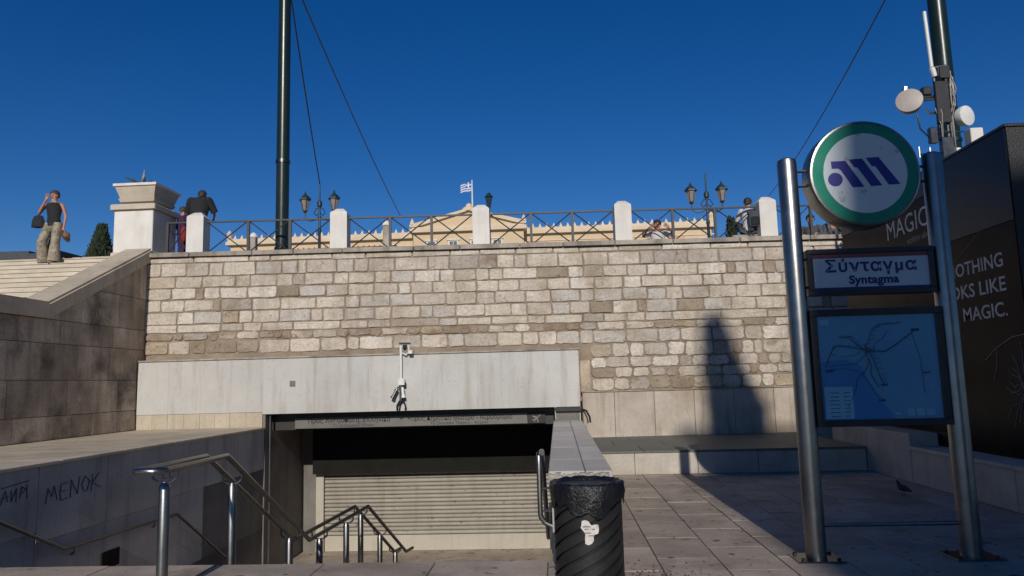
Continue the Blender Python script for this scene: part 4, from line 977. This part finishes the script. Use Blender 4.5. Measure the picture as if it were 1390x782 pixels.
obj('rail', MB().tube(pth[4:], .025, 10), M['steel'], wr_)
pth2 = [(xr-.025, 7.06, .93), (xr-.025, 7.0, .9), (xr-.025, 6.98, .82), (xr-.025, 6.98, .4), (xr-.02, 6.98, .36), (xr+.02, 6.98, .31), (X1-.002, 6.98, .28)]
obj('rail_end', MB().tube(pth2, .024, 12), M['steel'], wr_)
obj('bracket', MB().box(X1-.03, X1, 6.96, 7.02, .08, .3), M['steeldark'], wr_, smooth=False)
for z in (.62, .42): obj('bracket', MB().tube([(xr, 6.98, z), (X1, 6.98, z)], .012, 6), M['steel'], wr_)

# ------------------------------------------------------------------ camera mast on the marble slab
cm = thing('security_camera_mast', 'white pole with small cameras fixed to the marble slab above the entrance', 'security camera', (-3.24, S-.07, 0))
obj('pole', MB().tube([(0,0,1.72),(0,0,2.42)], .028, 10), M['white'], cm)
obj('top_bracket', MB().cbox(-.03,.2,-.05,.05,2.44,2.475,.006), M['black'], cm, smooth=False)
obj('dome_camera', MB().lathe([(.045,.1),(.045,.04),(.035,0),(.01,-.02)], 14, (.09,-.02,2.33)), M['black'], cm)
obj('arm', MB().tube([(.03,0,2.26),(.1,-.01,2.22),(.17,-.01,2.27),(.17,0,2.42)], .014, 8), M['white'], cm)
obj('bullet_camera', MB().cbox(.17,.26,-.1,.05,2.24,2.31,.01), M['white'], cm, smooth=False)
obj('junction_box', MB().cbox(-.06,.08,-.06,.06,1.6,1.73,.012), M['white'], cm, smooth=False)
obj('junction_box', MB().cbox(-.03,.03,-.05,.06,1.28,1.6,.01), M['steeldark'], cm, smooth=False)
for dx, dz in ((-.13,1.42),(.05,1.44)):
    mb = MB().lathe([(.02,.12),(.03,.08),(.03,-.02),(.045,-.08),(.045,-.1)], 12); mb.rot(Matrix.Rotation(.5 if dx < 0 else -.1, 4, 'Y'))
    obj('spotlight', mb, M['white'] if dx > 0 else M['steel'], cm, (dx, -.06, dz))
obj('side_arm', MB().tube([(-.13,-.05,1.5),(-.05,0,1.56),(.09,0,1.56),(.09,0,1.66)], .012, 6), M['steeldark'], cm)
obj('cable', MB().tube([(-.09,-.0,1.08),(-.09,0,1.18),(-.04,0,1.27),(.0,0,1.29),(.06,0,1.25),(.09,0,1.15),(.08,0,1.08)], .016, 8).tube([(-.05,.02,1.08),(-.03,.02,1.2),(.02,.02,1.27)], .014, 6), M['black'], cm)

# ------------------------------------------------------------------ people
def limb(m, pts, rs, n=10): m.tube(pts, rs, n)
def skin_body(name, nodes, parent, mt):
    # nodes: (pos, radius, parent index)
    me = bpy.data.meshes.new(name); me.from_pydata([p for p, r, q in nodes], [(q, i) for i, (p, r, q) in enumerate(nodes) if q >= 0], [])
    o = bpy.data.objects.new(name, me); COL.objects.link(o)
    o.modifiers.new('skin', 'SKIN'); s = o.modifiers.new('sub', 'SUBSURF'); s.levels = 1; s.render_levels = 1
    sv = me.skin_vertices[0].data
    for i, (p, r, q) in enumerate(nodes): sv[i].radius = (r, r); sv[i].use_root = (i == 0)
    dg = bpy.context.evaluated_depsgraph_get(); new = bpy.data.meshes.new_from_object(o.evaluated_get(dg))
    bpy.data.objects.remove(o)
    new.materials.clear(); new.materials.append(mt); new.polygons.foreach_set('use_smooth', [True]*len(new.polygons))
    return obj(name, new, None, parent)
def person(loc, rz, lb, J, top, bottom, hairm, sleeves=.5, group=None, flare=1.0, hair_long=False, scale=1.0, bulk=1.0, bottom_extra=None):
    """J: joints in metres for a 1.65 m figure facing +y (x to its right)"""
    D = dict(pelvis=(0,0,.92), waist=(0,0,1.06), chest=(0,0,1.24), neck=(0,0,1.40), head=(0,.015,1.545),
             shR=(.175,0,1.355), elR=(.22,-.02,1.08), wrR=(.23,.05,.85), shL=(-.175,0,1.355), elL=(-.22,-.02,1.08), wrL=(-.23,.05,.85),
             hiR=(.09,0,.88), knR=(.1,.02,.48), anR=(.1,-.01,.08), hiL=(-.09,0,.88), knL=(-.1,.02,.48), anL=(-.1,-.01,.08), fR=(0,0,-1), fL=(0,0,-1), look=(0,1,0))
    D.update(J); V = {k: Vector(v) for k, v in D.items()}
    t = thing('person', lb, 'person', loc, rz, group); t.scale = (scale,)*3
    N = []
    def nd(p, r, q): N.append((tuple(p), r, q)); return len(N)-1
    pe = nd(V['pelvis'], .115, -1); wa = nd(V['waist'], .10, pe); c_ = nd(V['chest'], .115, wa); nk = nd(V['neck'], .052, c_)
    hd = V['head']; lk = V['look'].normalized()
    h1 = nd(hd + Vector((0,0,-.05)) + lk*.015, .062, nk); h2 = nd(hd + Vector((0,0,.03)), .085, h1); nd(hd + Vector((0,0,.085)), .06, h2)
    nd(hd + lk*.10 + Vector((0,0,-.012)), .013, h2)
    rt = lk.cross(Vector((0,0,1))).normalized()
    for s in (-1, 1): nd(hd + rt*s*.085 + Vector((0,0,-.005)), .014, h2)
    for s in 'RL':
        a = nd(V['sh'+s], .052, c_); b = nd(V['el'+s], .036, a); w_ = nd(V['wr'+s], .025, b)
        d = V['f'+s].normalized(); side = d.cross(lk if abs(d.dot(lk)) < .9 else Vector((1,0,0))).normalized()
        pm = nd(V['wr'+s] + d*.06, .028, w_)
        for i, o_ in enumerate((-.03, -.01, .01, .03)):
            f1 = nd(V['wr'+s] + d*.1 + side*o_, .010, pm); nd(V['wr'+s] + d*(.165 + (.012 if i in (1, 2) else 0)) + side*o_*1.2 + lk*.015, .008, f1)
        nd(V['wr'+s] + d*.075 + side*.055, .010, pm)
        a = nd(V['hi'+s], .085, pe); b = nd(V['kn'+s], .058, a); k = nd(V['an'+s], .036, b)
        fw = Vector((0,1,0)); nd(V['an'+s] + Vector((0,.13,-.045)), .032, k)
    bd = skin_body('body', N, t, M['skin'])
    # face details
    fc = MB()
    for s in (-1, 1): fc.ell(hd + lk*.082 + rt*s*.03 + Vector((0,0,.012)), (.011,.008,.007), 8, 5)
    obj('eyes', fc, M['hair'], t)
    obj('mouth', MB().tube([hd + lk*.082 - rt*.022 + Vector((0,0,-.058)), hd + lk*.09 + Vector((0,0,-.06)), hd + lk*.082 + rt*.022 + Vector((0,0,-.058))], .005, 5), M['redcloth'], t)
    # hair: shell over top and back
    hm = MB(); hc = hd - lk*.012 + Vector((0,0,.03)); 
    for i in range(7):
        a = PI/2*i/6
        for j in range(16):
            b = 2*PI*j/16; dr_ = Vector((math.cos(b), math.sin(b), 0)); back = -dr_.dot(lk)
            zz = math.cos(a)*.098 - (.0 if a < 1.2 else .05*max(0, back+.3) + (.10 if hair_long and back > .1 and i == 6 else 0))
            hm.v.append(tuple(hc + dr_*math.sin(a)*(.098+.004*math.sin(j*3)) + Vector((0,0,zz))))
    for i in range(6):
        for j in range(16): hm.f.append((i*16+j, i*16+(j+1) % 16, (i+1)*16+(j+1) % 16, (i+1)*16+j))
    hm.f.append(tuple(96+j for j in reversed(range(16))))
    obj('hair', hm, hairm, t)
    # clothes: elliptical torso loft + sleeves
    sh = MB(); cs = [V['pelvis']+Vector((0,0,-.06)), V['pelvis'], V['waist'], V['chest'], (V['shR']+V['shL'])/2 + Vector((0,0,.0)), V['neck']+Vector((0,0,-.005))]
    rx = [.155,.15,.135,.165,.175,.06]; ry = [.115,.115,.105,.12,.105,.06]; n = 16; ax = (V['shR']-V['shL']).normalized()
    for i, c in enumerate(cs):
        tdir = (cs[min(i+1,5)]-cs[max(i-1,0)]).normalized(); ay = tdir.cross(ax).normalized()
        for j in range(n):
            b = 2*PI*j/n; k = 1+.04*math.sin(j*2.3+i)
            sh.v.append(tuple(c + ax*math.cos(b)*rx[i]*bulk*k + ay*math.sin(b)*ry[i]*bulk*k))
    for i in range(5):
        for j in range(n): sh.f.append((i*n+j, i*n+(j+1) % n, (i+1)*n+(j+1) % n, (i+1)*n+j))
    sh.f += [tuple(reversed(range(n))), tuple(range(5*n, 6*n))]
    if sleeves > 0:
        for s in 'RL':
            a, b, c = V['sh'+s], V['el'+s], V['wr'+s]
            ib = ax*(-1 if s == 'R' else 1); sh.ell(a + ib*.02 + Vector((0,0,-.005)), (.072*bulk,.068*bulk,.066*bulk), 12, 7); pts = [a + Vector((0,0,-.0)) + ib*.01, a.lerp(b,.35), a.lerp(b, min(sleeves*2, 1))]; rs = [.064*bulk, .06*bulk, .056*bulk]
            if sleeves > .5: pts.append(b.lerp(c, (sleeves-.5)*2*.9)); rs.append(.042)
            sh.tube(pts, rs, 10)
    obj('shirt', sh, top, t)
    tr = MB()
    for s in 'RL':
        a, b, c = V['hi'+s], V['kn'+s], V['an'+s]
        tr.tube([a+Vector((0,0,.05)), a, a.lerp(b,.5), b, b.lerp(c,.5), c+Vector((0,0,.0))], [.1,.105,.092,.075*flare**.5,.075*flare,.085*flare], 12)
    tr.ell(V['pelvis']+Vector((0,0,-.03)), (.152,.112,.1), 14, 7)
    obj('trousers', tr, bottom, t)
    for s in 'RL':
        a = V['an'+s]; obj('shoe', MB().ell(a + Vector((0,.06,-.045)), (.045,.13,.038), 12, 7), M['blackcloth'] if top is not M['blackcloth'] or flare < 1.2 else M['coping'], t)
    return t, V
# woman on the steps
wz = 3.10 + 9*0.142
wt, V = person((-10.87, 15.15, wz), PI, 'woman in black top and patterned wide trousers on the steps, hand to her face',
    dict(elL=(-.30,.10,1.17), wrL=(-.1,.13,1.42), fL=(.5,0,1), elR=None, wrR=None) if False else
    dict(elR=(.30,.08,1.14), wrR=(.11,.14,1.40), fR=(-.3,-.05,1), elL=(-.25,-.03,1.08), wrL=(-.27,.05,.83), fL=(0,.1,-1), knR=(.16,.12,.52), anR=(.2,-.02,.1), knL=(-.07,.02,.47), anL=(-.06,.03,.08)),
    M['blackcloth'], M['patterned'], M['hairbrown'], sleeves=0, flare=1.5)
tag(obj('handbag', MB().ell((-10.56, 14.93, wz+1.08), (.12,.08,.15), 14, 9).tube([(-10.6,14.98,wz+1.15),(-10.75,15.0,wz+1.35)], .012, 6), M['blackcloth']), 'black shoulder bag hanging at the elbow of the woman on the steps', 'handbag') if False else None
b = thing('handbag', 'black shoulder bag hanging beside the woman on the steps', 'bag', (-11.17, 15.08, wz+.98))
obj('bag_body', MB().lathe([(.05,-.16),(.15,-.14),(.14,0),(.10,.1),(.03,.13)], 12, (0,0,0), 1, .5), M['blackcloth'], b)
obj('strap', MB().tube([(0,0,.12),(.1,.05,.28),(.17,.06,.36)], .012, 6), M['blackcloth'], b)
b = thing('sun_hat', 'tan hat held in the hand of the woman on the steps', 'hat', (-10.55, 15.08, wz+.62))
obj('brim', MB().lathe([(.13,0),(.15,.008),(.13,.016)], 18).rot(Matrix.Rotation(1.2,4,'Y')), M['tan'], b)
obj('crown', MB().lathe([(.08,.0),(.075,.07),(.04,.1)], 14).rot(Matrix.Rotation(1.2,4,'Y')), M['tan'], b)
b = thing('grey_wrap', 'grey cloth wrap trailing beside the legs of the woman on the steps', 'cloth', (-11.1, 15.3, wz))
obj('folds', MB().add([(-.16,0,.05),(.1,0,.0),(.14,.05,.5),(.05,.05,.72),(-.12,.0,.62),(-.2,.02,.4),(-.16,.06,.05),(.1,.06,.0),(.14,.1,.5),(.05,.1,.72),(-.12,.06,.62),(-.2,.08,.4)],
    [(0,1,2,3,4,5),(11,10,9,8,7,6),(0,6,7,1),(1,7,8,2),(2,8,9,3),(3,9,10,4),(4,10,11,5),(5,11,6,0)]), M['greycloth'], b)
# man in black leaning on the first post, back to the viewer
person((-8.42, 16.75, 4.63), .1, 'broad man in a black shirt with bowed head behind the first white post',
    dict(chest=(0,.06,1.3), neck=(0,.12,1.47), head=(0,.2,1.585), look=(0,1,-.5), shR=(.21,.05,1.43), shL=(-.21,.05,1.43), elR=(.31,.14,1.16), elL=(-.31,.14,1.16), wrR=(.22,.34,1.05), wrL=(-.22,.34,1.05), fR=(-.5,1,0), fL=(.5,1,0)),
    M['blackcloth'], M['greycloth'], M['hair'], sleeves=.5, bulk=1.42, scale=1.04)
person((-8.92, 16.95, 4.63), -.6, 'small person in purple and red standing left of the man in black',
    dict(elR=(.2,.12,1.1), wrR=(.05,.22,1.1), fR=(-1,0,0)), M['purple'], M['purple'], M['hairbrown'], sleeves=.9, scale=.84)
b = tag(obj('red_bag', MB().ell((-8.78, 16.75, 5.3), (.07,.06,.2), 12, 8), M['redcloth']), 'red bag held between the purple dressed person and the man in black', 'bag')
# seated figures behind the railing
SIT = dict(pelvis=(0,0,.14), waist=(0,.02,.28), chest=(0,.03,.46), neck=(0,.04,.62), head=(0,.06,.765), shR=(.175,.03,.575), shL=(-.175,.03,.575),
           hiR=(.09,0,.12), hiL=(-.09,0,.12), knR=(.26,.36,.3), knL=(-.26,.36,.3), anR=(.1,.5,.08), anL=(-.1,.5,.08))
def seated(**k): d = dict(SIT); d.update(k); return d
person((2.42, 16.95, 4.35), PI, 'person in a white T-shirt sitting behind the railing with both hands raised',
    seated(elR=(.36,.12,.5), elL=(-.36,.12,.5), wrR=(.24,.3,.62), wrL=(-.24,.3,.62), fR=(-.6,.2,.5), fL=(.6,.2,.5)), M['whitecloth'], M['greycloth'], M['hair'], sleeves=.42, scale=1.0)
bx, by = 4.52, 16.95
bn = tag(obj('low_bench', MB().cbox(4.1, 5.0, 16.85, 17.2, 4.35, 4.8, .02), M['coping'], smooth=False), 'low stone bench under the person with a backpack', 'bench')
person((bx, by, 4.805), -.3, 'person in a white top seated behind the railing left of the last white post',
    seated(elR=(.26,.1,.36), wrR=(.2,.3,.3), elL=(-.26,.1,.36), wrL=(-.2,.3,.3), fR=(0,1,-.2), fL=(0,1,-.2)), M['whitecloth'], M['greycloth'], M['hair'], sleeves=.5)
b = thing('backpack', 'dark backpack on the back of the person beside the last white post', 'backpack', (4.58, 16.74, 5.14))
obj('pack', MB().cbox(-.12,.12,-.1,.06,-.18,.18,.04), M['greycloth'], b)
obj('pocket', MB().cbox(-.09,.09,-.13,-.1,-.15,.02,.02), M['blackcloth'], b)
obj('strap', MB().tube([(-.09,.06,.15),(-.1,.16,.2),(-.1,.26,.1)], .015, 6), M['blackcloth'], b)
person((5.93, 17.0, 4.35), PI-.5, 'person with dark hair seated behind the railing between sign pole and round emblem',
    seated(elR=(.26,.1,.36), wrR=(.12,.24,.4), elL=(-.26,.1,.36), wrL=(-.12,.24,.4)), M['greycloth'], M['greycloth'], M['hair'], sleeves=.3)
person((6.33, 16.95, 4.35), PI+.4, 'hunched person in dark clothes low under the round emblem',
    seated(head=(0,.16,.70), neck=(0,.1,.6), elR=(.26,.1,.36), wrR=(.12,.24,.3), elL=(-.26,.1,.36), wrL=(-.12,.24,.3)), M['greycloth'], M['greycloth'], M['hair'], sleeves=.9)

# ------------------------------------------------------------------ small things on the ground
pg = thing('pigeon', 'dark pigeon standing on the paving near the low wall', 'pigeon', (4.45, 10.15, 0))
pg.scale = (.72, .72, .72)
body = MB().tube([(-.17,0,.09),(-.1,0,.11),(-.03,0,.125),(.05,0,.135),(.09,0,.17),(.105,0,.215),(.13,0,.232),(.145,0,.228)], [.012,.03,.055,.058,.04,.027,.026,.012], 10)
obj('body', body, M['pigeon'], pg)
obj('beak', MB().tube([(.145,0,.228),(.17,0,.222)], [.008,.002], 5), M['coping'], pg)
for s in (-1,1):
    obj('leg', MB().tube([(.0,s*.025,.08),(.01,s*.025,.005),(.035,s*.025,.003)], .005, 5), M['redcloth'], pg)
pg.rotation_euler = (0, 0, 2.0)
random.seed(31)
lit = MB()
for i in range(520):
    if i < 330: x, y = random.gauss(.75, .28), random.gauss(6.15, .28)
    else: x, y = random.uniform(.5, 5), random.uniform(5.5, 12.6)
    if x < .47 or x > 5.05 or y > 12.7: continue
    s_ = random.uniform(.006, .02); a = random.random()*PI
    dx, dy = math.cos(a)*s_, math.sin(a)*s_
    lit.add([(x-dx,y-dy,.004),(x+dy*.5,y-dx*.5,.006),(x+dx,y+dy,.005+s_*.5),(x-dy*.5,y+dx*.5,.007)], [(0,1,2,3)])
o = obj('leaf_litter', lit, M['dirt'], smooth=False); o['kind'] = 'stuff'; o['label'] = 'scattered bits of dry leaf and dirt on the paving beside the litter bin'
print('stones', nst)
